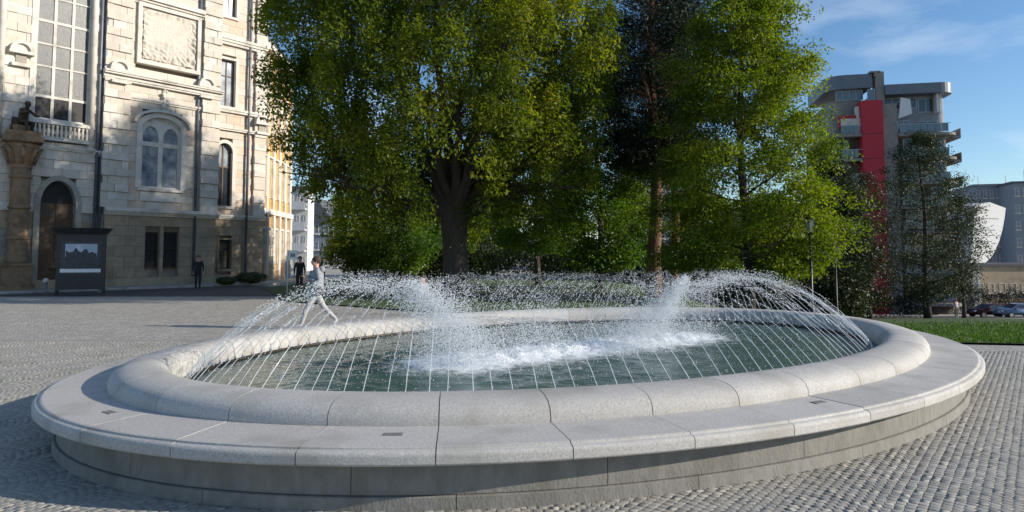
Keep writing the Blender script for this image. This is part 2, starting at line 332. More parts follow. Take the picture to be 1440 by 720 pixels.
def loft(prof,s0,s1,n,closed=True):     # closed profile swept along the oval, ends capped
    V=[];F=[];m=len(prof)
    for i in range(n+1):
        s=s0+(s1-s0)*i/n
        for o,z in prof:
            x,y,_=ell(s,o); V.append((x-EC[0],y-EC[1],z))
    for i in range(n):
        for k in range(m):
            k2=(k+1)%m; F.append((i*m+k,i*m+k2,(i+1)*m+k2,(i+1)*m+k))
    q=len(V); V+=V[:m]+V[n*m:(n+1)*m]
    F+=[tuple(range(q+m-1,q-1,-1)),tuple(range(q+m,q+2*m))]
    return V,F
def stone_ring(name,prof,N,gap,mt,shift=0,seg=5,smooth_idx=None,bev=.004,jitter=.0):
    for k in range(N):
        g=gap/PERI; s0=(k+shift)/N+g; s1=(k+1+shift)/N-g
        dz=random.uniform(-jitter,jitter)
        b=MB(); V,F=loft([(o,z+(dz if z>.1 else 0)) for o,z in prof],s0,s1,seg); b.add(V,F)
        me=b.mesh(name,mt)
        if smooth_idx:
            m=len(prof); fl=[False]*len(F)
            for i in range(seg):
                for j in smooth_idx: fl[i*m+j]=True
            me.polygons.foreach_set('use_smooth',fl)
        link(name,me,fountain)
NST=38
roll=[(.600,.46),(.600,.51),(.608,.552),(.632,.594),(.682,.628),(.76,.652),(.85,.663),(.94,.667),(1.02,.665),(1.09,.650),(1.145,.622),(1.18,.58),(1.195,.53),(1.20,.46),(1.20,.2),(1.0,.2),(.62,.3)]
SH=.35
stone_ring('coping_stone',roll,NST,.0045,M['granite'],SH,6,list(range(0,12)),jitter=.0015)
slab=[(.64,.482),(.075,.474),(.06,.469),(.058,.457),(.03,.455),(.012,.448),(.002,.435),(0,.42),(0,.372),(.006,.36),(.02,.352),(.36,.352),(.64,.36)]
stone_ring('bench_slab',slab,NST,.004,M['granite'],SH,6,[3,4,5,6,8,9],jitter=.002)
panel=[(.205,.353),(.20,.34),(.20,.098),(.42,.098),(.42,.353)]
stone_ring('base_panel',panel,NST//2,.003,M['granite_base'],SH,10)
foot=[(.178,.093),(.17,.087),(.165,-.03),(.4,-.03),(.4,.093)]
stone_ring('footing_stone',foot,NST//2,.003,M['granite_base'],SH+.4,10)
b=MB(); V,F=loft([(.225,.40),(.225,.02),(1.15,.02),(1.15,.44),(.64,.34)],0,1,160); b.add(V,F[:-2]); o=b.build('mortar_core',M['joint'],fountain); fixn(o.data)
# small dark drain plates let into the bench
for px,py in((125,585),(1155,566),(560,603)):
    p=at(px,py,1); d=ray(px,py); t=(.478-CAMH)/d.z; q=Vector((0,0,CAMH))+d*t
    best=min(np.arange(0,1,.001),key=lambda s:(ell(s,.38)[0]-q.x)**2+(ell(s,.38)[1]-q.y)**2)
    x,y,n=ell(best,.38); a=math.atan2(n[1],n[0])
    o=MB().box(-.035,.035,-.07,.07,-.004,.0035).build('drain_plate',M['stain'],fountain); o.location=(x-EC[0],y-EC[1],.4795); o.rotation_euler=(0,0,a)
# basin
b=MB(); b.add([(ell(i/160,1.19)[0]-EC[0],ell(i/160,1.19)[1]-EC[1],.12) for i in range(160)],[tuple(range(160))]); b.build('basin_floor',M['basin'],fountain)
WZ=.40
# water sheet, foam where the jets come down along the long axis
ax=Vector((math.cos(EANG),math.sin(EANG)))
FOC=2.35
def segdist(x,y):
    d=Vector((x-EC[0],y-EC[1])); t=max(-FOC,min(FOC,d.dot(ax))); return (d-ax*t).length
def water():
    V=[];F=[];A=[]
    nr,na=70,420
    for j in range(nr+1):
        off=1.19+(EB-1.19)*(j/nr)*1.0
        for i in range(na):
            x,y,n=ell(i/na,1.19); 
            t=j/nr
            # pull towards the medial segment
            d=Vector((x-EC[0],y-EC[1])); u=max(-FOC,min(FOC,d.dot(ax)*.5)); c=EC+ax*u
            px,py=x*(1-t)+c[0]*t,y*(1-t)+c[1]*t
            sd=segdist(px,py)
            amp=.007+.03*math.exp(-(sd/1.3)**2)
            z=WZ+amp*(noise.noise((px*3,py*3,0))+.6*noise.noise((px*8,py*8,3)))+.004*math.sin(sd*14+3*noise.noise((px,py,5)))
            f=.62*math.exp(-(sd/.85)**2)+.16*math.exp(-(sd/1.7)**2)
            f+=.3*math.exp(-((sd-2.6)/.7)**2)*0
            V.append((px,py,z)); A.append(f)
    for j in range(nr):
        for i in range(na):
            i2=(i+1)%na; F.append((j*na+i,j*na+i2,(j+1)*na+i2,(j+1)*na+i))
    me=npmesh('water',np.array(V),np.array(F),M['water'],True)
    a=me.attributes.new('foam','FLOAT','POINT'); a.data.foreach_set('value',np.array(A,dtype=np.float32))
    return link('water',me,kind='structure')
water()
# nozzle pipe
NOFF=1.32
b=MB(); b.tube([(ell(i/200,NOFF)[0]-EC[0],ell(i/200,NOFF)[1]-EC[1],WZ+.015) for i in range(201)],.022,8); b.build('nozzle_pipe',M['bronze'],fountain,True)
OCT=np.array([(1,0,0),(0,1,0),(-1,0,0),(0,-1,0),(0,0,1.),(0,0,-1)]); OCF=np.array([(0,1,4),(1,2,4),(2,3,4),(3,0,4),(1,0,5),(2,1,5),(3,2,5),(0,3,5)])
def drops(P,rad,D=None,el=1.0):          # octahedral drops, optionally stretched along D
    n=len(P); V=np.repeat(OCT[None],n,0)*rad[:,None,None]
    V=V*np.array([1,1,1.15])
    if D is not None:
        sc=(V*D[:,None,:]).sum(-1,keepdims=True); V=V+D[:,None,:]*sc*(el-1)
    V=V+P[:,None,:]; F=OCF[None]+6*np.arange(n)[:,None,None]
    return V.reshape(-1,3),F.reshape(-1,3)
def jet_mesh(idx):
    r=np.random.default_rng(100+idx)
    Lj=3.45+r.uniform(-.3,.2); h=.98+r.uniform(-.06,.06); lat=r.uniform(-.08,.08)
    def pos(t): return np.stack([lat*t*t*1.0,Lj*t,.03+4*h*t*(1-t)-.03*t],-1)
    te=.24+r.uniform(-.06,.08)
    ts=np.linspace(0,te,16); pp=pos(ts); wob=r.normal(0,.004,(16,3))*np.linspace(0,1,16)[:,None]
    rs=[.0042*(1-.55*t/te)*(1+r.uniform(-.25,.25)) for t in ts]
    b=MB(); b.tube(pp+wob,rs,5)
    V1=np.array(b.v); F1=[]
    for f in b.f:
        for k in range(1,len(f)-1): F1.append((f[0],f[k],f[k+1]))
    n=210; t=te-.12+(1.0-te+.12)*r.random(n)**.9; P=pos(t); sp=.010+.085*np.clip((t-te)/(1-te),0,1)**1.3
    P=P+r.normal(0,1,(n,3))*sp[:,None]; P[:,2]=np.maximum(P[:,2],.0)
    D=pos(t+.01)-pos(t-.01); D/=np.linalg.norm(D,axis=1)[:,None]
    rad=r.uniform(.0022,.0068,n)*(1-.15*t); V2,F2=drops(P,rad,D,1.9)
    return npmesh('water_jet',V1,np.array(F1),M['drop'],True),npmesh('jet_drops',V2,F2,M['drop'],True)
jm=[jet_mesh(i) for i in range(8)]
nzm=MB().lathe([(.016,0),(.016,.03),(.009,.045),(.007,.06)],n=8).mesh('nozzle',M['steel'])
NJ=150
for k in range(NJ):
    s=(k+.5+random.uniform(-.12,.12))/NJ; x,y,n=ell(s,NOFF)
    a=math.atan2(-n[1],-n[0])-math.pi/2
    m1,m2=random.choice(jm); o=link('water_jet',m1,fountain); link('jet_drops',m2,o,'stuff'); o.location=(x-EC[0],y-EC[1],WZ+.06); o.rotation_euler=(0,0,a+random.gauss(0,.025)); sc=random.uniform(.96,1.04); o.scale=(sc,sc,sc*random.uniform(.97,1.03))
    q=link('nozzle',nzm,fountain); q.location=(x-EC[0],y-EC[1],WZ+.02)
# splash: drops thrown about where the streams meet
def splash():
    r=np.random.default_rng(5); P=[];rad=[];D=[]
    def add(p,ra,d): P.append(p); rad.append(ra); D.append(d)
    for _ in range(22000):          # low belt of spray over the foam
        u=r.uniform(-FOC-.6,FOC+.5); v=r.normal(0,.42); h=abs(r.normal(0,.16))+.0
        if r.random()<.25: h=abs(r.normal(0,.45))
        p=EC+ax*u+Vector((-ax[1],ax[0]))*v; add((p[0],p[1],WZ+h),r.uniform(.002,.0058),(0,0,1))
    for (px,py,pz,qx,qy,n,s0,s1) in PL:
        for _ in range(int(n*1.7)):
            t=r.random()**.8; s=s0+(s1-s0)*t
            x=px+(qx-px)*t+r.normal(0,s); y=py+(qy-py)*t+r.normal(0,s); z=pz+(WZ-pz)*t**1.1+r.normal(0,s*.7)
            if z<WZ: z=WZ+abs(r.normal(0,.05))
            add((x,y,z),r.uniform(.002,.0078)*(1-.2*t),(0,0,1))
    for _ in range(4500):           # stray drops in the air everywhere under the dome
        s=r.random(); off=1.45+3.3*r.random(); x,y,n=ell(s,off); h=abs(r.normal(0,.3))*min(1,(off-1.2))
        add((x,y,WZ+min(h,1.0)),r.uniform(.0025,.006),(0,0,1))
    V,F=drops(np.array(P),np.array(rad),np.array(D,dtype=float),1.2)
    V[:,0]-=EC[0]; V[:,1]-=EC[1]
    link('spray_drops',npmesh('spray_drops',V,F,M['drop'],True),fountain,'stuff')
PL=[]
for (tx,ty,Y0,bx,by,Y1,n,s0,s1) in ((578,398,8.3,690,500,8.9,5200,.06,.24),(600,412,8.5,655,505,8.6,3200,.16,.26),(560,396,8.2,610,430,8.5,900,.12,.12),(965,389,10.6,905,480,10.2,5600,.03,.22),(938,425,10.6,850,485,10.0,3400,.12,.28),(740,445,9.6,760,490,9.6,2600,.35,.32)):
    a_=at(tx,ty,Y0); b_=at(bx,by,Y1); PL.append((a_.x,a_.y,a_.z,b_.x,b_.y,n,s0,s1))
splash()
def foam():
    V=[];F=[];nu,nv=150,40
    for j in range(nv+1):
        for i in range(nu+1):
            u=-FOC-.5+(2*FOC+1.0)*i/nu; v=(j/nv-.5)*1.5
            e=math.exp(-(v/.42)**2)*sm(0,.12,i/nu)*sm(1,.88,i/nu)
            p=EC+ax*u+Vector((-ax[1],ax[0]))*v
            h=e*(.05+.13*abs(noise.noise((u*2.2,v*2.5,1)))+.09*abs(noise.noise((u*7,v*7,2)))+.05*abs(noise.noise((u*18,v*18,4))))-.03
            V.append((p[0]-EC[0],p[1]-EC[1],WZ+h))
    for j in range(nv):
        for i in range(nu): F.append((j*(nu+1)+i,j*(nu+1)+i+1,(j+1)*(nu+1)+i+1,(j+1)*(nu+1)+i))
    link('foam',npmesh('foam',np.array(V),np.array(F),M['foam'],True),fountain,'stuff')
foam()

# ================================================================ SETTS round the fountain
def setts():
    d=.067; ang=R(52); c,s=math.cos(ang),math.sin(ang); W_=1.5
    pos=[]
    for i in range(-290,290):
        u=i*d
        for j in range(-70,365):
            ph=(u/W_)%1-.5; arch=.32*(1-4*ph*ph); sl=math.atan(-.32*8*ph/W_)
            v=j*d+arch
            x=u*s+v*c; y=-u*c+v*s
            if y<3.4 or y>14.5 or abs(x)>.80*y+1.0: continue
            if y>13 and x/y>.12: continue
            if x*x+y*y<9: continue
            if ell_inside(x,y,.17): continue
            if inpoly(x,y,lawn_poly): continue
            pos.append((x,y,ang-math.pi/2+sl))
    pos.sort(key=lambda p:p[1]+.25*abs(abs(p[0])-3)+(5 if ell_inside(p[0],p[1]+1,0) and False else 0))
    def vis(p): return abs(p[0])<.74*p[1] and p[1]>4.7
    pos=[p for p in pos if vis(p)]+[p for p in pos if not vis(p)]
    def top(k):                        # sett outline, five faces
        r=np.random.default_rng(k); h=.0318; g=h-.004; out=[]
        for zz,q in((-.03,h),(-.0018,h),(0,g)):
            for (a,b_) in((-1,-1),(1,-1),(1,1),(-1,1)): out.append((a*q+r.uniform(-.003,.003),b_*q+r.uniform(-.003,.003),zz))
        fs=[(8,9,10,11)]+[(4+i,4+(i+1)%4,8+(i+1)%4,8+i) for i in range(4)]+[(i,(i+1)%4,4+(i+1)%4,4+i) for i in range(4)]
        return np.array(out),np.array(fs)
    T=[top(k) for k in range(12)]
    ms=[npmesh('sett',v,f,M['sett']) for v,f in T]
    for p in pos[:300]:
        o=link('sett',random.choice(ms),ground); o.location=(p[0]+random.gauss(0,.002),p[1]+random.gauss(0,.002),random.uniform(-.0012,.0012)); o.rotation_euler=(random.gauss(0,.006),random.gauss(0,.006),p[2]+random.gauss(0,.05))
    VV=[];FF=[];TT=[];n=0
    for p in pos[300:]:
        v,f=T[random.randrange(12)]; a=p[2]+random.gauss(0,.05); ca,sa=math.cos(a),math.sin(a)
        tx,ty=random.gauss(0,.006),random.gauss(0,.006)
        w_=np.empty_like(v); w_[:,0]=v[:,0]*ca-v[:,1]*sa+p[0]+random.gauss(0,.002); w_[:,1]=v[:,0]*sa+v[:,1]*ca+p[1]+random.gauss(0,.002); w_[:,2]=v[:,2]+random.uniform(-.0012,.0012)+v[:,0]*tx+v[:,1]*ty
        VV.append(w_); FF.append(f+n); n+=12; TT+= [random.random()]*9
    o=link('sett_field',npmesh('sett_field',np.concatenate(VV),np.concatenate(FF),M['sett'],tone=np.array(TT)),ground,'stuff')
    print('setts',len(pos))
setts()
# dark sand bed shows in the joints near the fountain
bedp=[(-14,3.2),(14,3.2),(14,13),(1.5,13),(1.6,14.6),(-14,14.6)]
patch('sand_bed',bedp,M['bed'],-.0036,step=4)

# ================================================================ TREES
def tree(name,label,base,trunk_r,clusters,leafm,barkm,skel,leaf=.16,per=70,cs=(.5,.5,.6),droop=0,group=None,cat='tree',fork=None,asp=.55,upn=.3,thin=.012):
    """clusters: list of (Vector, tone); skel: list of polylines [(Vector,r),...]"""
    root=empty(name,base,0,label,cat,group); B=Vector(base)
    b=MB(); anchors=[]
    tr=skel[0]; b.tube([p-B for p,_ in tr],[r for _,r in tr],12)
    for i in range(len(tr)-1):
        for k in range(6):
            t=k/6; anchors.append((tr[i][0].lerp(tr[i+1][0],t),tr[i][1]*(1-t)+tr[i+1][1]*t))
    b.build('trunk',barkm,root,True)
    b=MB()
    for pl in skel[1:]:
        b.tube([p-B for p,_ in pl],[r for _,r in pl],7,cap=False)
        for i in range(len(pl)-1):
            for k in range(5):
                t=k/5; anchors.append((pl[i][0].lerp(pl[i+1][0],t),pl[i][1]*(1-t)+pl[i+1][1]*t))
    AP=np.array([tuple(a[0]) for a in anchors]); AR=np.array([a[1] for a in anchors])
    for c,_ in clusters:
        cv=np.array(c); dv=cv-AP; dd=np.linalg.norm(dv*np.array([1,1,1.0]),axis=1)+np.where(AP[:,2]>cv[2]-.1,1.2,0)
        i=int(dd.argmin()); a=Vector(AP[i]); r0=min(AR[i]*.55,.012+.012*dd[i]); mid=a.lerp(c,.5)+Vector((random.gauss(0,.12),random.gauss(0,.12),.12*dd[i]*(1 if not droop else .6)))*.8
        b.tube([a-B,mid-B,c-B],[r0,max(r0*.6,thin*.7),thin*.5],4,cap=False)
    b.build('branches',barkm,root,True)
    # leaves
    C=np.array([tuple(c) for c,_ in clusters]); tn=np.array([t for _,t in clusters]); n=len(C)*per
    idx=np.repeat(np.arange(len(C)),per)
    q=rng.normal(0,1,(n,3)); q/=np.maximum(1,np.linalg.norm(q,axis=1)/1.9)[:,None]
    csz=rng.uniform(.6,1.5,len(C))[idx][:,None]
    P=C[idx]+q*np.array(cs)*csz*.62; P[:,2]-=droop*(q[:,0]**2+q[:,1]**2)*.22
    nr=rng.normal(0,1,(n,3)); nr[:,2]=np.abs(nr[:,2])*1+upn; nr+=q*.35; nr/=np.linalg.norm(nr,axis=1)[:,None]
    t1=np.cross(nr,rng.normal(0,1,(n,3))); t1/=np.linalg.norm(t1,axis=1)[:,None]; t2=np.cross(nr,t1)
    if droop: t1[:,2]-=.5*droop; t1/=np.linalg.norm(t1,axis=1)[:,None]
    sz=leaf*rng.uniform(.65,1.3,n)[:,None]
    V=np.stack([P-t1*sz*.5,P+t2*sz*asp*.5-t1*sz*.05+nr*sz*.06,P+t1*sz*.5,P-t2*sz*asp*.5-t1*sz*.05+nr*sz*.06],1).reshape(-1,3)-np.array(B)
    F=np.arange(4*n).reshape(-1,4); T=np.clip(tn[idx]*.75+rng.random(n)*.3,0,1)
    link('crown',npmesh('crown',V,F,leafm,tone=T),root)
    return root
def bez(a,b,c,n,r0,r1):
    out=[]
    for i in range(n+1):
        t=i/n; p=a*(1-t)**2+b*2*t*(1-t)+c*t*t
        if 0<i<n: p=p+Vector((random.gauss(0,1),random.gauss(0,1),random.gauss(0,1)))*.05*(c-a).length/6
        out.append((p,r0+(r1-r0)*t**.8))
    return out
# --- big oak
def oak():
    Y0=30; bx=at(640,400,Y0).x; base=Vector((bx,Y0,gz(bx,Y0)-.02)); cx=at(622,0,Y0).x
    top=Vector((bx-.05,Y0,4.0))
    tr=[(base,.86),(base+Vector((0,0,.35)),.66),(base+Vector((.02,0,1.4)),.54),(base+Vector((-.03,0,2.6)),.56),(top,.68),(top+Vector((-.1,.1,1.2)),.55)]
    sk=[tr]
    cc=Vector((cx,Y0,10.2)); ra=Vector((8.1,7.0,8.8))
    dirs=[]
    for k in range(13):
        a=k*2.39996; e=[.15,.5,.95,1.25,.35,.7,.2,1.05,.55,.25,.85,.4,.12][k]
        dirs.append(Vector((math.cos(a)*math.cos(e),math.sin(a)*math.cos(e)*.9,math.sin(e))))
    for px_,py_ in((430,150),(520,20),(700,30),(850,180),(470,240),(820,60),(600,-60)): # limbs seen against the light
        q=at(px_,py_,Y0-random.uniform(-1,1.5)); v=q-top; dirs.append(v.normalized())
    for d in dirs:
        ln=1/math.sqrt((d.x/7.2)**2+(d.y/6.2)**2+(d.z/11)**2)*random.uniform(.72,.9)
        e=top+d*ln; m=top+d*ln*.45+Vector((0,0,-.25*ln*.2+(.8 if d.z<.5 else 0)))
        L1=bez(top-Vector((0,0,random.uniform(0,.7))),m,e,7,random.uniform(.26,.40),.045); sk.append(L1)
        for j in range(4):
            i=random.randint(2,6); p,r=L1[i]; dd=(d+Vector((random.gauss(0,.55),random.gauss(0,.55),random.gauss(0,.4)))).normalized()
            l2=random.uniform(1.6,3.4); sk.append(bez(p,p+dd*l2*.5+Vector((0,0,.2)),p+dd*l2,4,r*.55,.02))
    cl=[]
    while len(cl)<1200:
        v=Vector((random.gauss(0,1),random.gauss(0,1),random.gauss(0,1))).normalized(); rr=random.random()**.33
        if rr<.5 and random.random()<.6: continue
        p=Vector((cc.x+v.x*ra.x*rr,cc.y+v.y*ra.y*rr,cc.z+v.z*ra.z*rr))
        edge=1+.13*noise.noise(v*2.3+Vector((3,1,4)))+.07*noise.noise(v*6)
        if rr>edge*.98: continue
        low=3.1+.10*abs(p.x-bx)+1.1*max(0,1-abs(p.x-bx)/3.0)+.8*noise.noise(p*.6)
        if p.z<low: continue
        if noise.noise(p*.42+Vector((1.7,2.2,.4)))<-.17: continue
        if noise.noise(p*.9)<-.24: continue
        # open corner low on the left
        if p.x<cx-4.6 and p.z<5.0+.5*(cx-4.6-p.x)*(p.x<cx-6.0)*0: continue
        t=.46+.6*(noise.noise(p*.4+Vector((9,2,1))))+.24*(p.x-cx)/7.6+random.uniform(-.2,.2)  # tone rises to the right: sunlit side put into the leaf colour
        cl.append((p,max(0,min(1,t))))
    tree('oak_tree','huge spreading tree with thick dark trunk and yellow green crown behind the fountain',base,.7,cl,M['oak_leaf'],M['bark'],sk,leaf=.175,per=185,cs=(.46,.46,.64),droop=.6,asp=.5)
oak()
def conical(name,label,px,Y,H_,rad,z0,leafm,barkm,ncl,tr=.25,leaf=.15,per=60,cs=(.45,.45,.3),power=.8,apexpx=None,group=None,prof=None,gap=-.3,droop=0,lean=0,asp=.5,tone0=.45,seed=0,cat='tree',upn=.3):
    x=at(px,400,Y).x; base=Vector((x,Y,gz(x,Y)-.03)); ax_=at(apexpx,0,Y).x-x if apexpx else 0
    H=H_-base.z
    def cen(z): return Vector((x+ax_*(z/H)+.15*math.sin(z*.5+px),Y,base.z+z))
    trk=[(cen(H*i/9)+ (Vector((0,0,0))),tr*(1.25 if i==0 else 1)*(1-i/9)**.85+.02) for i in range(10)]
    sk=[trk]
    cl=[]; tries=0; zb=z0-base.z
    def R_(t): return rad*(prof(t) if prof else (1-t)**power*min(1,.55+t*3))
    nb=int(16+H*1.3)
    for k in range(nb):
        t=(k+.5)/nb; z=zb+(H-zb)*t; a=k*2.4+random.uniform(-.4,.4); r=R_(t)*random.uniform(.7,.95); c0=cen(z-.2*r); e=cen(z)+Vector((math.cos(a)*r,math.sin(a)*r,.25*r*(1-t)))
        sk.append(bez(c0,c0.lerp(e,.5)+Vector((0,0,-.08*r)),e,4,max(.02,tr*.28*(1-t)+.015),.012))
    while len(cl)<ncl and tries<60000:
        tries+=1; t=random.random()**1.25; r=R_(t)*math.sqrt(random.uniform(.04,1)); a=random.uniform(0,6.283); z=zb+(H-zb)*t
        p=cen(z)+Vector((math.cos(a)*r,math.sin(a)*r,.12*r))
        if noise.noise(Vector((p.x*.7,p.y*.7,p.z*.95))+Vector((seed,0,3)))<gap: continue
        if r>R_(t)*(.86+.35*noise.noise(Vector((a*1.5,z*.6,seed)))): continue
        tt=tone0+.55*noise.noise(p*.5+Vector((seed,5,1)))+.12*math.cos(a)+random.uniform(-.1,.1); cl.append((p,max(0,min(1,tt))))  # cosine term paints the sunward right side lighter
    return tree(name,label,base,tr,cl,leafm,barkm,sk,leaf=leaf,per=per,cs=cs,droop=droop,group=group,asp=asp,cat=cat,upn=upn)
# bright green cone tree
conical('larch_tree','tall bright green feathery cone shaped tree right of the dark pine',1050,29,15.6,5.0,1.0,M['lime_leaf'],M['bark'],820,.2,leaf=.14,per=180,cs=(.66,.66,.24),prof=lambda t:min(1,.72+t*2.2)*(1-t)**.5,gap=-.13,droop=.4,seed=4,tone0=.6)
# dark pine
conical('pine_tree','very dark pine with reddish bare trunk between the two green trees',922,35,21.5,4.6,6.4,M['pine_leaf'],M['bark_red'],1100,.36,leaf=.22,per=80,cs=(.7,.7,.35),prof=lambda t:(.65+.5*t)*(1-t)**.4,gap=-.12,asp=.22,seed=9,tone0=.4)
conical('pine_tree','slimmer dark pine standing just behind and right of the red trunked pine',948,38,19,3.4,6.0,M['pine_leaf'],M['bark_red'],620,.24,leaf=.22,per=80,cs=(.7,.7,.35),prof=lambda t:(.6+.5*t)*(1-t)**.45,gap=-.1,asp=.22,seed=12,tone0=.4)
# low trees behind
conical('small_tree','rounded bright green small tree left behind the oak trunk',498,49,7.2,2.9,.9,M['lime_leaf'],M['bark'],330,.12,leaf=.2,per=60,cs=(.6,.6,.4),prof=lambda t:(1-t)**.5*min(1,.6+2*t),gap=-.3,seed=21,tone0=.6)
conical('small_tree','dense bright green small tree just left of the oak trunk',562,48,6.8,3.0,.8,M['mid_leaf'],M['bark'],360,.12,leaf=.2,per=60,cs=(.6,.6,.4),prof=lambda t:(1-t)**.5*min(1,.6+2*t),gap=-.3,seed=22,tone0=.55)
conical('slender_tree','green tree with thin straight stem right of the oak trunk',757,42,12.5,4.4,2.0,M['mid_leaf'],M['bark'],520,.18,leaf=.19,per=60,cs=(.6,.6,.4),prof=lambda t:(1-t)**.55*min(1,.6+2*t),gap=-.25,seed=23,tone0=.45)
conical('slender_tree','leafy green tree farther right behind the oak, low crown beside the pine trunk',842,37,14.0,3.8,1.2,M['mid_leaf'],M['bark'],520,.18,leaf=.19,per=60,cs=(.6,.6,.4),prof=lambda t:(1-t)**.55*min(1,.6+2*t),gap=-.25,seed=24,tone0=.5)
conical('small_tree','low dark tree behind the oak trunk seen under its crown',612,54,6.0,3.4,.3,M['mid_leaf'],M['bark'],300,.12,leaf=.22,per=60,cs=(.7,.7,.5),prof=lambda t:(1-t)**.5*min(1,.6+2*t),gap=-.3,seed=27,tone0=.35)
conical('slender_tree','dark leaved tree right behind the oak trunk between the two stems',695,60,10.5,3.6,1.0,M['mid_leaf'],M['bark'],330,.14,leaf=.22,per=60,cs=(.7,.7,.5),prof=lambda t:(1-t)**.5*min(1,.6+2*t),gap=-.3,seed=25,tone0=.3)
for i_,(px_,Y_,H_,t_) in enumerate(((655,58,7.5,'behind the oak trunk on its right'),(795,61,8.5,'between the thin stem and the far right of the oak'),(885,57,8.0,'just left of the pine trunk'),(985,53,7.5,'just right of the pine trunks'),(1090,50,6.0,'under the right side of the cone tree'))):
    conical('small_tree','background green tree low down, '+t_,px_,Y_,H_,4.0,.2,M['mid_leaf'] if i_%2 else M['lime_leaf'],M['bark'],300,.12,leaf=.24,per=60,cs=(.7,.7,.5),prof=lambda t:(1-t)**.5*min(1,.65+2*t),gap=-.35,seed=50+i_,tone0=.4,group=None)
# trees before the red building
conical('dull_tree','sparse dark tree with leaning trunk before the grey side of the red striped building',1304,60,12.6,5.3,-2.2,M['dull_leaf'],M['bark'],640,.28,leaf=.19,per=42,cs=(.6,.6,.5),apexpx=1285,prof=lambda t:(1-t**2.2)**.6*min(1,.55+1.6*t),gap=.0,seed=31,tone0=.4)
conical('dull_tree','dark slim tree before the red stripe of the apartment building',1222,58,8.8,3.6,-2.6,M['rust_leaf'],M['bark'],210,.18,leaf=.2,per=34,cs=(.6,.6,.5),prof=lambda t:(1-t)**.45*min(1,.4+1.6*t),gap=.0,seed=32,tone0=.4)
conical('dull_tree','dark bushy tree filling the gap left of the red stripe',1172,54,9.4,4.6,-3,M['dull_leaf'],M['bark'],760,.18,leaf=.24,per=52,cs=(.7,.7,.5),prof=lambda t:(1-t)**.45*min(1,.5+1.6*t),gap=-.3,seed=33,tone0=.2)
conical('dull_tree','thin leaved tree at the right corner of the red striped building',1352,64,7.4,3.2,-1.5,M['dull_leaf'],M['bark'],210,.15,leaf=.22,per=34,cs=(.6,.6,.5),prof=lambda t:(1-t)**.45*min(1,.4+1.6*t),gap=-.05,seed=34,tone0=.5)
# hedges low behind the fountain
def hedge(label,x0,x1,Y,h,d,mt,n,seed):
    root=empty('hedge',((x0+x1)/2,Y,gz((x0+x1)/2,Y)),0,label,'hedge','hedges behind the fountain'); B=Vector(root.location)
    cl=[]
    V=[]
    P=np.c_[rng.uniform(x0,x1,n),Y+rng.uniform(-d/2,d/2,n),rng.random(n)**.6*h]
    P[:,2]*=np.array([.75+.35*noise.noise((x*.8,seed,0)) for x in P[:,0]])
    P[:,2]+=np.array([gz(a,b_) for a,b_ in P[:,:2]])
    P-=np.array(B)
    nr=rng.normal(0,1,(n,3)); nr/=np.linalg.norm(nr,axis=1)[:,None]; t1=np.cross(nr,rng.normal(0,1,(n,3))); t1/=np.linalg.norm(t1,axis=1)[:,None]; t2=np.cross(nr,t1); sz=.16*rng.uniform(.6,1.3,n)[:,None]
    VV=np.stack([P-t1*sz*.5,P+t2*sz*.3,P+t1*sz*.5,P-t2*sz*.3],1).reshape(-1,3)
    link('foliage',npmesh('foliage',VV,np.arange(4*n).reshape(-1,4),mt,tone=rng.random(n)*.6),root)
    b=MB()
    for _ in range(int((x1-x0)*3)):
        x=random.uniform(x0,x1); y=Y+random.uniform(-d/3,d/3); z=gz(x,y)
        b.tube([(x-B.x,y-B.y,z-B.z),(x-B.x+random.gauss(0,.1),y-B.y,z-B.z+h*.6)],[.02,.008],4)
    b.build('stem',M['bark'],root,kind='stuff')
hedge('long dark clipped hedge behind the oak and pines',-13,9,52,3.4,2.0,M['dull_leaf'],26000,3)
hedge('dark hedge left of the parked cars under the red striped building',18,40,66,2.9,1.6,M['pine_leaf'],20000,5)
hedge('tall dark hedge between the parked cars and the beige building',38,72,82.3,3.6,1.6,M['pine_leaf'],26000,11)
hedge('dark tall shrubbery right of the pine trunks',6,20,50,3.2,2.5,M['pine_leaf'],16000,7)

# ================================================================ FACADE FRAMES
class Fr:                      # vertical plane: u along, w outward, z up
    def __init__(s,o,d):
        s.o=Vector((o[0],o[1],0)); s.d=Vector((d[0],d[1],0)).normalized(); s.n=Vector((s.d.y,-s.d.x,0))
    def mat(s): 
        return Matrix(((s.d.x,s.n.x,0,0),(s.d.y,s.n.y,0,0),(0,0,1,0),(0,0,0,1)))
    def uz(s,px,py,w=0):
        d=ray(px,py); c=Vector((0,0,CAMH)); q=s.o+s.n*w; t=(q-c).dot(s.n)/d.dot(s.n); p=c+d*t; r=p-s.o; return r.dot(s.d),p.z
    def root(s,name,label,cat,z=0):
        o=empty(name,(s.o.x,s.o.y,z),0,label,cat); o.rotation_euler=(0,0,math.atan2(s.d.y,s.d.x)); return o
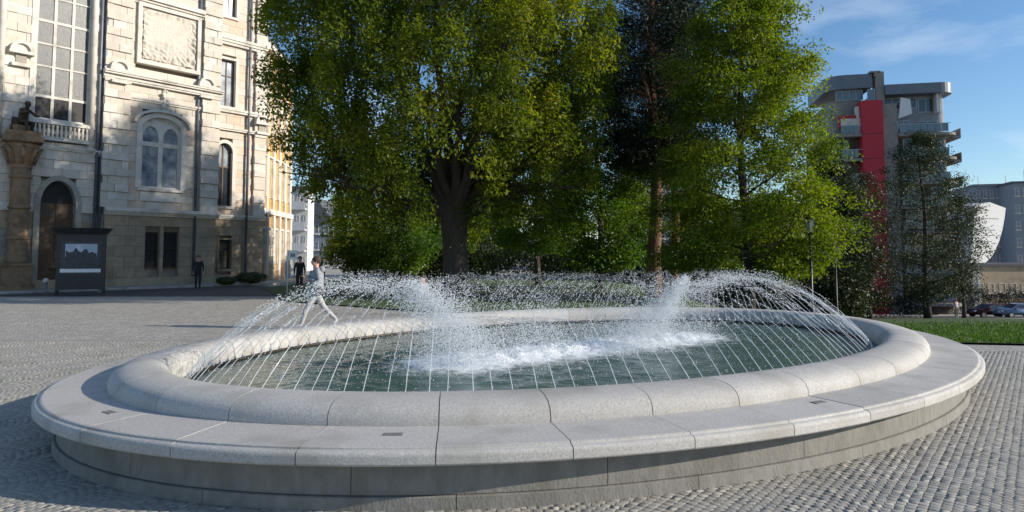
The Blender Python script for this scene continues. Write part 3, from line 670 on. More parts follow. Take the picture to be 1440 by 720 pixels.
# local axes of a root: x=u, y=-w (outward is -y), z
def ub(b,u0,u1,z0,z1,w0,w1,mi=0): return b.box(min(u0,u1),max(u0,u1),-max(w0,w1),-min(w0,w1),min(z0,z1),max(z0,z1),mi)
def archpts(u0,u1,zs,zt,n=10):
    c=(u0+u1)/2; a=(u1-u0)/2; return [(c+a*math.cos(math.pi*i/n),zs+(zt-zs)*math.sin(math.pi*i/n)) for i in range(n+1)]   # right to left
def spandrel(b,u0,u1,zs,zt,w0,w1,mi=0,rise=.0):
    P=archpts(u0,u1,zs,zt); h=len(P)//2
    for side in(0,1):
        pts=P[:h+1] if side==0 else P[h:]
        poly=[(u1 if side==0 else u0,zt+rise+.001)]+pts if side==0 else pts+[(u0,zt+rise+.001)]
        if side==0: poly=[(u1+.001,zt+.002),(P[h][0],zt+.002)]+list(reversed(pts))
        else: poly=[(u0-.001,zt+.002)]+list(reversed(pts))+[(P[h][0],zt+.002)][:0]; poly=[(u0-.001,zt+.002)]+list(reversed(pts))
        b.prism(poly,lambda p,s:(p[0],-(w0 if s==0 else w1),p[1]),mi)
def archband(b,u0,u1,zs,zt,th,w0,w1,mi=0,n=12):
    P=archpts(u0,u1,zs,zt,n); Q=archpts(u0-th,u1+th,zs,zt+th,n)
    for i in range(n):
        poly=[P[i],Q[i],Q[i+1],P[i+1]]; b.prism(poly,lambda p,s:(p[0],-(w0 if s==0 else w1),p[1]),mi)
def window(root,u0,u1,z0,z1,w,cols=2,rows=(.5,),arch=0,frame=.09,mull=.09,glass='glass',fm='trim',deep=.16,sill=True,surround=.0,sm_='trim',group=False):
    """recessed window: surround, frame bars and one pane object per light"""
    b=MB(); zt=z1; zs=z1-arch
    wf=w-deep
    ub(b,u0,u0+frame,z0,zt,wf,wf-.08); ub(b,u1-frame,u1,z0,zt,wf,wf-.08); ub(b,u0+frame,u1-frame,z0,z0+frame,wf+.002,wf-.08); ub(b,u0+frame,u1-frame,zt-frame,zt,wf+.002,wf-.08)
    ci=(u1-u0-2*frame-(cols-1)*mull)/cols; cells=[]
    for c in range(1,cols): a=u0+frame+c*ci+(c-1)*mull; ub(b,a,a+mull,z0+frame,zt-frame,wf+.004,wf-.08)
    zz=[z0+frame]
    for r in rows:
        th=mull*.6 if isinstance(r,tuple) else mull
        v=r[0] if isinstance(r,tuple) else r
        zc=z0+(zt-z0)*v
        for c in range(cols): a=u0+frame+c*(ci+mull); ub(b,a,a+ci,zc-th/2,zc+th/2,wf+.001,wf-.07)
        zz+= [zc-th/2,zc+th/2]
    zz.append(zt-frame)
    if arch: spandrel(b,u0,u1,zs,zt,wf-.05,w-.01)
    win=b.build('window',M[fm],root); fixn(win.data)
    if sill:
        sb=MB(); ub(sb,u0-.15,u1+.15,z0-.16,z0-.002,w+.14,w-.1); sb.build('sill',M[sm_],win)
    if surround:
        s_=MB(); ub(s_,u0-surround,u0-.002,z0,zs if arch else zt,w+.07,w-.2); ub(s_,u1+.002,u1+surround,z0,zs if arch else zt,w+.07,w-.2)
        if arch: archband(s_,u0,u1,zs,zt,surround,w-.2,w+.07)
        else: ub(s_,u0-surround,u1+surround,zt+.002,zt+surround,w+.08,w-.2)
        q=s_.build('surround',M[sm_],win); fixn(q.data)
    for c in range(cols):
        for k in range(0,len(zz),2):
            a=u0+frame+c*(ci+mull); g=glass[k//2] if isinstance(glass,(list,tuple)) else glass
            p=MB(); ub(p,a+.002,a+ci-.002,zz[k]+.002,zz[k+1]-.002,wf-.045,wf-.06); p.build('pane',M[g],win)
    return win
def subtract(iv,cuts):
    out=[iv]
    for a,b_ in cuts:
        nx=[]
        for s,e in out:
            if b_<=s or a>=e: nx.append((s,e)); continue
            if a>s: nx.append((s,a))
            if b_<e: nx.append((b_,e))
        out=nx
    return [q for q in out if q[1]-q[0]>.06]
# ================================================================ MUSEUM BUILDING (left)
fd=(.635,.773); F0=Fr((-20.63*1.0,40.0),fd)
MU=F0.root('museum_building','ornate pale stone civic building with tall arched windows at the left of the square','building')
UL=F0.uz(-150,400)[0]; UA=F0.uz(146,300)[0]; UB=F0.uz(303,300)[0]; UC=F0.uz(378,330)[0]
HT=24.0
b=MB(); ub(b,UL,UB,-.3,HT,-.42,-9,0); ub(b,UB+.001,UC-.02,-.3,HT-.01,-1.25,-9,0); b.build('wall',M['mortar'],MU)
blocks=[]      # (area, u0,u1,z0,z1,w0,w1,matname)
def ashlar(u0,u1,z0,z1,w,mt,ch,bw,cuts,depth=.3,proud=.03,gap=.013,vary=False):
    k=0; z=z0
    n=max(1,round((z1-z0)/ch)); ch=(z1-z0)/n
    for k in range(n):
        za,zb=z0+k*ch,z0+(k+1)*ch
        cs=[(c[0],c[1]) for c in cuts if c[2]<zb-.05 and c[3]>za+.05]
        for s,e in subtract((u0,u1),cs):
            m=max(1,round((e-s)/bw)); 
            off=.5 if k%2 else 0
            edges=[s]+[s+(i+ (off if m>1 else 0))*(e-s)/m for i in range((0 if off and m>1 else 1),m+(0 if not off else 0))]+[e]
            edges=sorted(set(round(q,4) for q in edges))
            for a,c in zip(edges[:-1],edges[1:]):
                if c-a<.04: continue
                pr=random.uniform(0,proud)+(proud*1.5 if vary and (k%2==0) else 0)
                mm=mt if isinstance(mt,str) else random.choice(mt)
                blocks.append(((c-a)*(zb-za)*(1 if za<16 else .2),a+gap/2,c-gap/2,za+gap/2,zb-gap/2,w-depth,w+pr,mm))
def R4(pts,w=0):               # pixel box -> u0,u1,z0,z1 on the facade
    (x0,y0),(x1,y1)=pts; a=F0.uz(x0,y1,w); c=F0.uz(x1,y0,w); a2=F0.uz((x0+x1)/2,y1,w); c2=F0.uz((x0+x1)/2,y0,w)
    um=(x0+x1)/2; ym=(y0+y1)/2
    return F0.uz(x0,ym,w)[0],F0.uz(x1,ym,w)[0],a2[1],c2[1]
WC=-.8
tall=R4(((50,-60),(129,198))); door=R4(((54,254),(104,400))); dwin=R4(((198,166),(254,266))); gw1=R4(((203,326),(224,377))); gw2=R4(((229,326),(251,377)))
cw1=R4(((309,84),(331,150)),WC); cw2=R4(((304,201),(326,290)),WC); cw3=R4(((307,337),(325,378)),WC); cw0=R4(((315,-40),(333,24)),WC)
rel=R4(((200,22),(273,90)))
door=(door[0],door[1],0.0,F0.uz(80,254)[1])
zc=F0.uz(225,300)[1]           # ground floor cornice
zf=F0.uz(225,118)[1]           # cornice under the relief
zs_=F0.uz(90,206)[1]
cuts=[tall,door,dwin,gw1,gw2]
print('museum',UL,UA,UB,UC,'zc',zc,'zf',zf,'tall',tall,'door',door,'dwin',dwin)
uA0=F0.uz(150,150)[0]; uA1=F0.uz(181,150)[0]; uB0=F0.uz(282,150)[0]
# section A
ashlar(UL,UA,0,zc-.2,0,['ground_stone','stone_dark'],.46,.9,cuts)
ashlar(UL,UA-.5,zc-.2,HT,0,['stone','stone','trim'],.46,.78,cuts,vary=True)
# section B ground and upper wall
ashlar(UA,UB,0,zc-.2,.05,['ground_stone'],.62,1.3,cuts)
ashlar(uA1,uB0,zc+.2,zf-.3,.05,['stone','stone_pink','stone'],.46,1.1,cuts)
ashlar(uA1,uB0,zf+.2,HT,.05,'stone',.5,1.0,[(rel[0]-.35,rel[1]+.35,rel[2]-.35,rel[3]+.35)])
# rusticated piers
ashlar(uA0-.25,uA1,zc+.2,HT,.22,['stone','stone','trim'],.44,.62,[],depth=.5,proud=.05,vary=True)
ashlar(uB0,UB,zc+.2,HT,.22,['stone','stone','trim'],.44,.62,[],depth=.5,proud=.05,vary=True)
# section C set back
ccuts=[cw0,cw1,cw2,cw3]; uC1=F0.uz(356,200,WC)[0]
ashlar(UB+.02,UC,0,zc-.15,WC,['ground_stone'],.5,1.25,ccuts)
ashlar(UB+.02,uC1,zc+.15,HT,WC,['stone','stone_pink','stone'],.5,1.0,ccuts)
ashlar(uC1,UC,zc+.15,HT,WC+.15,['stone','trim'],.44,.6,[],depth=.45,proud=.05,vary=True)
blocks.sort(key=lambda q:-q[0])
for bl in blocks[:300]:
    o=MB(); ub(o,bl[1],bl[2],bl[3],bl[4],bl[5],bl[6]); o.build('stone_block',M[bl[7]],MU)
names=sorted(set(q[7] for q in blocks)); o=MB()
for bl in blocks[300:]: ub(o,bl[1],bl[2],bl[3],bl[4],bl[5],bl[6],names.index(bl[7]))
o.build('stonework',[M[n_] for n_ in names],MU,kind='stuff')
print('blocks',len(blocks))
# mouldings
def mould(name,u0,u1,z,h,wb,outs,mt='trim'):
    b=MB(); n=len(outs)
    for i,o_ in enumerate(outs): ub(b,u0-.002*i,u1+.002*i,z+h*i/n,z+h*(i+1)/n-.001,wb-.3,wb+o_)
    return b.build(name,M[mt],MU)
mould('cornice',UA-.05,UB+.12,zc-.2,.42,.05,(.12,.22,.34,.30))
mould('cornice',UB+.13,UC+.1,zc-.15,.3,WC,(.1,.18,.24))
mould('cornice',uA0-.3,UB+.1,zf-.3,.5,.22,(.06,.12,.10,.26,.32),'trim')
mould('cornice',uA1+.01,uB0-.01,zf-1.25,.22,.05,(.1,.16))
zt=F0.uz(225,8)[1]; mould('cornice',uA1+.01,uB0-.01,zt-.2,.55,.05,(.1,.22,.35,.3))
for yy,h in((62,.5),(158,.28),(184,.2)): 
    z_=F0.uz(335,yy,WC)[1]; mould('string_course',UB+.02,UC+.05,z_-h/2,h,WC+.15,(.06,.14,.2) if h>.3 else (.05,.1))
mould('string_course',UL,UA-.3,zs_-.35,.3,0,(.06,.15,.2))
# plinth
mould('plinth',UL,UB+.05,0,.55,.05,(.12,.1),'ground_stone'); mould('plinth',UB+.06,UC+.05,0,.6,WC,(.12,.1),'ground_stone')
# relief panel with raised frame and carved figures
b=MB(); u0,u1,z0,z1=rel
for a in((u0-.33,u0-.12,z0-.33,z1+.33),(u1+.12,u1+.33,z0-.33,z1+.33),(u0-.118,u1+.118,z0-.33,z0-.12),(u0-.118,u1+.118,z1+.12,z1+.33)): ub(b,*a,.25,-.2)
rf=b.build('relief_frame',M['trim'],MU)
b=MB(); ub(b,u0-.12,u1+.12,z0-.12,z1+.12,.10,-.3)
nx_,nz_=60,44
V=[];Fc=[]
for j in range(nz_+1):
    for i in range(nx_+1):
        u=u0+(u1-u0)*i/nx_; z=z0+(z1-z0)*j/nz_; e=min(i/nx_,1-i/nx_)*2; f=min(j/nz_,1-j/nz_)*2
        k=max(sm(.35,.0,e)*.9,sm(.5,.1,j/nz_)*.9,sm(.25,0,f)*.5)
        h=.12+k*.16*abs(noise.noise((u*3.2,z*3.2,2)))*2+.015*noise.noise((u*9,z*9,0)); V.append((u,-h,z))
for j in range(nz_):
    for i in range(nx_): Fc.append((j*(nx_+1)+i,j*(nx_+1)+i+1,(j+1)*(nx_+1)+i+1,(j+1)*(nx_+1)+i))
b.add(V,Fc); b.build('carved_relief',M['stone'],rf)
# windows
t0,t1,t2,t3=tall
H_=t3-t2
def fz(py): return (F0.uz(90,py)[1]-t2)/H_
window(MU,t0,t1,t2+1.0,t3,0,3,tuple(((F0.uz(90,py)[1]-t2-1.0)/(H_-1.0)) if thick else (((F0.uz(90,py)[1]-t2-1.0)/(H_-1.0)),) for py,thick in((139,1),(97,0),(66,0),(34,1),(0,0))),frame=.12,mull=.14,glass=['dark','leaded','leaded','leaded','leaded','leaded'],deep=.12,surround=.22)
# balcony rail under the tall window
b=MB(); ub(b,t0-.2,t1+.2,t2+.78,t2+.95,.25,-.1); ub(b,t0-.2,t1+.2,t2-.08,t2+.08,.25,-.1); bal=b.build('balustrade',M['trim'],MU)
bm_=MB().lathe([(.06,0),(.09,.06),(.05,.14),(.085,.3),(.05,.5),(.08,.62),(.08,.69)],n=8).mesh('baluster',M['trim'],True)
for k in range(13):
    o=link('baluster',bm_,bal); o.location=(t0+(t1-t0)*(k+.5)/13,-.1,t2+.085)
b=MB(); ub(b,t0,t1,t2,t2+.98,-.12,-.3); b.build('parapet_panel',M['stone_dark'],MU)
window(MU,*dwin,.05,2,(.62,),arch=.75,frame=.13,mull=.26,glass=['glass_pale','glass_pale'],surround=.3)
tq=MB(); um_=(dwin[0]+dwin[1])/2
for a0,a1 in((dwin[0]+.13,um_-.13),(um_+.13,dwin[1]-.13)):
    spandrel(tq,a0,a1,dwin[3]-1.25,dwin[3]-.55,-.16,-.10); ub(tq,a0,a1,dwin[3]-.549,dwin[3]-.02,-.10,-.16)
q=tq.build('tracery',M['trim'],MU); fixn(q.data)
archs=MB(); archband(archs,dwin[0]-.36,dwin[1]+.36,dwin[3]-.45,dwin[3]+.3,.16,-.05,.3); q=archs.build('hood_mould',M['trim'],MU); fixn(q.data)
uc=(dwin[0]+dwin[1])/2; b=MB()
for k in range(7): b.ball((uc+random.uniform(-.35,.35)*(1-k/9),-.22,dwin[3]+.5+k*.18),.16-.012*k,8)
b.tube([(uc,-.22,dwin[3]+.4),(uc,-.22,dwin[3]+1.9)],[.09,.03],6); b.build('carved_finial',M['trim'],MU,True)
# carved panel below the sill
b=MB(); ub(b,dwin[0],dwin[1],dwin[2]-.75,dwin[2]-.22,.12,-.1); b.build('apron_panel',M['trim'],MU)
window(MU,*gw1,.05,1,(.55,),glass='dark',fm='wood',frame=.06,mull=.04,deep=.25,sm_='ground_stone',sill=False); window(MU,*gw2,.05,1,(.55,),glass='dark',fm='wood',frame=.06,mull=.04,deep=.25,sm_='ground_stone',sill=False)
window(MU,*cw1,WC,2,(.66,),glass=['glass_pale','glass_pale'],fm='wood',frame=.07,mull=.06,deep=.2,surround=.16)
window(MU,*cw2,WC,2,(.62,),arch=.6,glass=['glass','glass_pale'],fm='wood',frame=.08,mull=.08,deep=.2,surround=.22)
window(MU,*cw3,WC,1,(.5,),glass='glass',fm='wood',frame=.07,mull=.05,deep=.22,surround=.1,sm_='ground_stone')
window(MU,*cw0,WC,2,(.5,),glass='glass_pale',fm='wood',frame=.07,mull=.06,deep=.2,surround=.16)
# arched door
d0,d1,_,d3=door
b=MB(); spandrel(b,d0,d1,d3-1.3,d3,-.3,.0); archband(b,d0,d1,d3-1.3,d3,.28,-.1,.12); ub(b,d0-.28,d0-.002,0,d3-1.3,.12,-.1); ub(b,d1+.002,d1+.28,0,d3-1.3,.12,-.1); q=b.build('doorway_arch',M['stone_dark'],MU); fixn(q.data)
b=MB(); ub(b,d0,(d0+d1)/2-.01,0.02,d3-1.2,-.28,-.36); dl=b.build('door',M['wood'],MU); b=MB(); ub(b,(d0+d1)/2+.01,d1,0.02,d3-1.2,-.28,-.36); b.build('door',M['wood'],MU)
b=MB(); ub(b,d0,d1,d3-1.19,d3,-.3,-.36); b.build('fanlight',M['dark'],MU)
for s_ in(-.12,.12):
    b=MB(); b.ball(((d0+d1)/2+s_,.24,1.1),.05,6); b.build('door_handle',M['bronze'],dl,True)
# little arched pediments on the piers, with a square niche each
for px_,py_,w_ in((30,62,0.0),(168,88,.22),(290,112,.22),(368,165,WC+.15)):
    u,z=F0.uz(px_,py_,w_)
    b=MB(); ub(b,u-.55,u+.55,z-.55,z-.4,w_+.32,w_); archband(b,u-.36,u+.36,z-.4,z-.02,.16,w_,w_+.3); P=archpts(u-.36,u+.36,z-.4,z-.02); b.prism(P,lambda p,s:(p[0],-(w_ if s==0 else w_+.16),p[1])); q=b.build('pediment',M['trim'],MU); fixn(q.data)
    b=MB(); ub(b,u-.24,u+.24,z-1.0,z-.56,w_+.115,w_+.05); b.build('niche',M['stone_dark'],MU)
    b=MB(); ub(b,u-.42,u+.42,z-1.2,z-1.03,w_+.24,w_); b.build('corbel',M['trim'],MU)
# drain pipes
for px_,w_ in((137,.12),(144,.16),(349,WC+.2),(277,.14)):
    u,_=F0.uz(px_,200,w_); b=MB(); b.tube([(u,-w_,.6),(u,-w_,HT)],.085,8)
    for z in np.arange(2,HT,2.6): b.tube([(u,-w_,z),(u,-w_,z+.08)],.105,8)
    b.build('drainpipe',M['zinc'],MU,True)
# slim engaged columns beside the tall window
for px_ in(131,0):
    u,_=F0.uz(px_,100,.1); b=MB(); b.tube([(u,-.12,zs_),(u,-.12,HT-1)],.16,10); b.lathe([(.16,0),(.26,.12),(.3,.2)],(u,-.12,zs_-.2),10); b.build('engaged_column',M['trim'],MU,True)
b=MB(); ub(b,UL-.3,UC+.3,HT-.01,HT+.5,.8,-9.2); b.build('roof',M['roof'],MU)
# ---------------------------------------------------------------- ochre wing
cpt=F0.o+F0.d*(UC-.4)+F0.n*(WC-1.2)
F1=Fr((cpt.x,cpt.y),(-.07,1)); OW=F1.root('ochre_wing','narrow ochre plastered building with white pilasters beside the stone building','building')
u1e=F1.uz(405,390)[0]; 
print('wing',u1e)
u1e=min(u1e,26)
b=MB(); ub(b,0,u1e,-.3,17,0,-6); b.build('wall',M['ochre'],OW)
b=MB(); ub(b,0,u1e,17.002,17.5,.5,-6.2); b.build('cornice',M['trim'],OW)
b=MB(); b.prism([(0-.5,17.5),(u1e+.5,17.5),(u1e+.5,17.8),(-.5,17.8)],lambda p,s:(p[0],.2 if s==0 else -.5,p[1])); b.add([(-.5,-.5,17.8),(u1e+.5,-.5,17.8),(u1e+.5,6.5,17.8),(-.5,6.5,17.8),(-.5,3,21),(u1e+.5,3,21)],[(0,1,5,4),(2,3,4,5),(0,4,3),(1,2,5)]); q=b.build('roof',M['roof'],OW); fixn(q.data)
nb=6
for k in range(nb+1):
    u=.3+(u1e-.9)*k/nb; b=MB(); ub(b,u,u+.5,0,5.0,.28,0.001); ub(b,u+.05,u+.45,5.0,16.9,.2,.001); b.build('pilaster',M['white' if 0 else 'trim'],OW)
    if k<nb:
        cu=u+.5+((u1e-.9)/nb-.5)/2
        for z0,z1 in((1.2,3.8),(6.2,9.2),(11,14)): window(OW,cu-.5,cu+.5,z0,z1,.1,2,(.6,),glass='glass',deep=.06,fm='trim',surround=.14,frame=.06,mull=.05,sill=False)
b=MB(); ub(b,0,u1e,4.9,5.3,.34,.001); b.build('string_course',M['trim'],OW)

# ---------------------------------------------------------------- house kit
def house(name,label,px0,px1,pybase,pytop,Y,depth,mt,rot=0,floors=3,cols=3,roof='flat',roofm='roof',winm='glass',ww=.5,wh=.5,zb=None,cat='building',group=None):
    a=at(px0,300,Y); c=at(px1,300,Y); wd=(c-a).length; base=gz((a.x+c.x)/2,Y) if zb is None else zb; top=at((px0+px1)/2,pytop,Y).z
    fr=Fr((a.x,a.y),(math.cos(rot),math.sin(rot))); r=fr.root(name,label,cat,base-.2); r['_w']=1; del r['_w']
    if group: r['group']=group
    h=top-base+.2
    b=MB(); ub(b,0,wd,0,h,0,-depth); b.build('wall',M[mt],r)
    fh=h/floors; cw=wd/cols
    for f in range(floors):
        for k in range(cols):
            u=cw*(k+.5); z=fh*(f+.5)
            window(r,u-cw*ww/2,u+cw*ww/2,z-fh*wh/2,z+fh*wh/2,.04,1,(.5,),glass=winm,deep=-.0,frame=.06,mull=.05,sill=True)
    b=MB()
    if roof=='flat': ub(b,-.3,wd+.3,h+.001,h+.35,.3,-depth-.3)
    else:
        rh=roof; P=[(-.3,h),(wd+.3,h),(wd/2,h+rh)]; b.prism(P,lambda p,s:(p[0],-.3 if s==0 else depth+.3,p[1]))
    q=b.build('roof',M[roofm],r); fixn(q.data)
    return r,wd,h
# white house with balconies beyond the wing
r_,wd,h=house('white_house','white balconied house in the gap at the end of the ochre building',405,433,400,266,82,2.5,'white',floors=4,cols=3,winm='glass',ww=.45,wh=.5)
for f in range(1,4):
    b=MB(); z=h/4*f; ub(b,.1,wd-.1,z,z+.12,.9,.002); ub(b,.1,wd-.1,z+.12,z+1.0,.9,.84); b.build('balcony',M['white'],r_)
house('grey_house','grey gabled house half hidden behind the green small tree',424,466,400,312,100,10,'grey_blue',floors=3,cols=3,roof=3.6)
# hill town background behind the trees
for i,(a,c,t,Y,mt,lab,rf) in enumerate(((470,560,345,120,'conc','long pale house far behind the small trees left of the oak',3.0),(700,790,330,130,'conc','pale concrete block far behind the oak and the slender trees','flat'),(880,985,215,105,'grey_blue','tall grey house glimpsed between the pine trunks',4.0),(1050,1150,300,120,'conc','grey brown block far behind the bright cone tree','flat'))):
    house('far_house',lab,a,c,400,t,Y,12,mt,floors=4,cols=5,roof=rf)

# ================================================================ RED STRIPED APARTMENT BUILDING
YB=84; zb=-5.2
pa=at(1150,300,YB); FB=Fr((pa.x,YB),(math.cos(R(-12)),math.sin(R(-12)))); AP=FB.root('apartment_building','modern curved apartment block with a red vertical stripe and glazed penthouse','building')
def U(px,w=0): return FB.uz(px,300,w)[0]
def Z(py,px=1260,w=0): return FB.uz(px,py,w)[1]
uS0,uS1=U(1213),U(1243); uM1=U(1264); uR=U(1349); uL=U(1166)
zTopL,zTopR=Z(104,1210),Z(118,1300)
fl=[Z(y,1200) for y in (432,398,364,330,296,262,228,190,150)]
def roundbar(b,u0,u1,z0,z1,w,dep,rl=0,rr=0,mi=0,n=6):   # slab with rounded plan corners at the front
    P=[]
    if rl: P+=[(u0+rl-rl*math.cos(math.pi/2*i/n),-w+rl-rl*math.sin(math.pi/2*i/n)) for i in range(n+1)]
    else: P+=[(u0,-w)]
    if rr: P+=[(u1-rr+rr*math.sin(math.pi/2*i/n),-w+rr-rr*math.cos(math.pi/2*i/n)) for i in range(n+1)]
    else: P+=[(u1,-w)]
    P+=[(u1,dep),(u0,dep)]
    b.prism(P,lambda p,s:(p[0],p[1],z0 if s==0 else z1),mi)
# bodies
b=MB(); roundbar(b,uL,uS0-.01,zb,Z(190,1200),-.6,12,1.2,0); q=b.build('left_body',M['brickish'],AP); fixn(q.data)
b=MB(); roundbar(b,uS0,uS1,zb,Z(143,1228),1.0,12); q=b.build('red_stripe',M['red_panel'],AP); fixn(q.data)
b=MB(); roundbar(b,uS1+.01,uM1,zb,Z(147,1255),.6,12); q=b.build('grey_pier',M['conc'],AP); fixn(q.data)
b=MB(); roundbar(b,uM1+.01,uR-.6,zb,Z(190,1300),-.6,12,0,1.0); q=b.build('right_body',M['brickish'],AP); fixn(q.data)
for y_ in (190,224,258,292,326,360,394,428):
    b=MB(); ub(b,uS0-.02,uS1+.005,Z(y_,1228)-.03,Z(y_,1228)+.03,1.012,.9); b.build('panel_joint',M['dark'],AP)
# set-back upper floors
b=MB(); roundbar(b,uL+.8,uS0+.5,Z(190,1200)+.01,Z(138,1200),-1.0,11,1.4,0); q=b.build('upper_storey',M['conc'],AP); fixn(q.data)
b=MB(); roundbar(b,uM1-.6,uR-.5,Z(190,1300)+.01,Z(132,1300),-1.2,11,0,1.0); q=b.build('upper_storey',M['grey_blue'],AP); fixn(q.data)
# curved roofs
b=MB(); roundbar(b,uL+.2,uS0+1.6,Z(124,1200),zTopL,-.1,11,2.2,0); q=b.build('penthouse_roof',M['zinc'],AP); fixn(q.data)
b=MB(); roundbar(b,uM1-1.2,uR,Z(132,1300),zTopR,.6,11,0,1.6); q=b.build('penthouse_roof',M['zinc'],AP); fixn(q.data)
# sunlit part of the top storey put in as a white fin; white posts
b=MB(); b.prism([(U(1266),Z(168)),(U(1285),Z(162)),(U(1283),Z(142)),(U(1270),Z(139))],lambda p,s:(p[0],-.7 if s==0 else -.4,p[1])); q=b.build('sunlit_fin',M['white'],AP); fixn(q.data)
b=MB(); ub(b,U(1324),U(1327),Z(160),Z(133),-.1,-1.1); ub(b,U(1330),U(1332),Z(160),Z(133),-.4,-1.4); b.build('corner_post',M['white'],AP)
# chimney
b=MB(); ub(b,U(1237),U(1249),Z(190),Z(100),.2,-1.2); ub(b,U(1235.5),U(1240),Z(106),Z(99.5),.25,-1.0); ub(b,U(1229),U(1244),Z(101),Z(99),.3,-1.3); b.build('chimney',M['conc'],AP)
def aptwin(u0,u1,z0,z1,w,cols=2,g='glass'): window(AP,u0,u1,z0,z1,w,cols,(),glass=g,deep=-.01,frame=.07,mull=.07,fm='rail',sill=False)
aptwin(U(1183),U(1222),Z(139,1200),Z(125,1200),-.85,4,'balglass'); aptwin(U(1224),U(1235),Z(142,1230),Z(126,1230),.3,1,'balglass')
aptwin(U(1252),U(1300),Z(150,1280),Z(135,1280),-1.15,4,'glass'); aptwin(U(1302),U(1324),Z(155,1310),Z(135,1310),-1.15,2,'glass')
aptwin(U(1270),U(1288),Z(188),Z(168),-.9,2,'balglass'); aptwin(U(1300),U(1328),Z(188),Z(170),-.9,2,'glass')
for i,y in enumerate((190,224,258,292,326,360,394,428)):
    z=Z(y,1200)
    for (a,c,w0,rl,rr) in ((uL-.2,uS0-.02,.9,1.5,0),(uM1+.02,uR+.1,.9,0,1.5)):
        b=MB(); zz=z if a<0 or a<uS0 else Z(y-2,1300); roundbar(b,a,c,zz-.32,zz,w0,1.0,rl,rr); q=b.build('balcony_slab',M['conc'],AP); fixn(q.data)
        # glazed rail of single panes
        n=7
        for k in range(n):
            g0=a+.2+(c-a-.6-rr*.5)*k/n; g1=a+.2+(c-a-.6-rr*.5)*(k+1)/n-.06
            if g0<a+rl: continue
            g=MB(); ub(g,g0,g1,zz+.1,zz+1.05,w0-.05,w0-.09); g.build('rail_pane',M['balglass'],AP)
        g=MB(); ub(g,a+rl,c-rr*.6,zz+1.06,zz+1.12,w0-.03,w0-.11); g.build('handrail',M['rail'],AP)
        if i<7:
            aptwin(a+.9,a+(c-a)*.45,zz-2.6,zz-.45,-.55,2,'glass'); aptwin(a+(c-a)*.58,c-1.2,zz-2.5,zz-.45,-.55,2,'glass')
# side wall balconies catching the sun on the right
for i,y in enumerate((190,224,258,292,326,360)):
    zz=Z(y,1300); b=MB(); ub(b,uR+.1,uR+1.0,zz-.3,zz+.0,-1.2,-6.5); ub(b,uR+.9,uR+1.0,zz+.001,zz+.9,-1.2,-6.5); b.build('side_balcony',M['conc'],AP)
b=MB(); ub(b,U(1208),U(1212),Z(190),Z(148),.3,-.6); b.build('cream_post',M['trim'],AP)
b=MB(); ub(b,U(1183),U(1212),Z(160),Z(190)+1.1,.1,-.5); b.build('red_side_panel',M['red_panel'],AP)
b=MB(); ub(b,U(1186),U(1213),Z(190)+.01,Z(165),.32,.1); b.build('cream_parapet',M['trim'],AP)

# ================================================================ FAR RIGHT BUILDINGS
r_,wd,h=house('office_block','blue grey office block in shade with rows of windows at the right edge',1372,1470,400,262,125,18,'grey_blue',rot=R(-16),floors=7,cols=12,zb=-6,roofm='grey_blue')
for u in(2,6.5,9.5): 
    b=MB(); b.tube([(u,4,h),(u,4,h+random.uniform(1.5,4.5))],.06,5); b.build('aerial',M['rail'],r_)
house('office_block','second darker grey office block at the far right edge, right of the antenna block',1426,1540,400,258,118,18,'grey_blue',rot=R(-16),floors=7,cols=12,zb=-6)
# sunlit area of a wall, its curved shadow edge built as a white shape
YH=104; p0=at(1366,400,YH); HR=empty('sunlit_wall',(p0.x,YH,-5.8),R(24),'sunlit part of a wall built as a white curved shape at the right','building')
def hz(y): return at(1390,y,YH).z+5.8
wx=(at(1419,300,YH).x-p0.x)
P=[(0.0,hz(372)),(0.8,hz(372))]+[(wx*(.12+.88*math.sin(t*math.pi/2)**.9),hz(372)+(hz(292)-hz(372))*(1-math.cos(t*math.pi/2))) for t in[.15,.3,.45,.6,.75,.9,1]]+[(wx*.35,hz(285)),(-1.2,hz(290)),(-1.2,hz(372))]
b=MB(); b.prism(P,lambda p,s:(p[0],(0 if s==0 else 9)-.12*p[1]+ (.0),p[1])); q=b.build('sunlit_shape',M['white'],HR); fixn(q.data)
for zz_ in(308,324,340,356):
    b=MB(); zc_=hz(zz_); b.box(-1.0,wx*(.35+.5*(zc_-hz(372))/(hz(292)-hz(372))),-.12*zc_-.03,-.12*zc_+.02,zc_,zc_+.12); b.build('panel_joint',M['grey_blue'],HR)
b=MB(); b.box(-1,wx+9,1.5,10,0,hz(376)); b.build('base_storey',M['conc'],HR)
# low beige building with three windows
r_,wd,h=house('beige_pavilion','low beige flat roofed building with three dark windows under the sunlit white wall',1366,1475,405,374,90,8,'ground_stone',floors=1,cols=7,zb=-5.2,ww=.55,wh=.22)
house('white_kiosk','small white kiosk block at the left end of the beige building',1364,1374,405,378,87,2,'white',floors=1,cols=1,zb=-5.2)

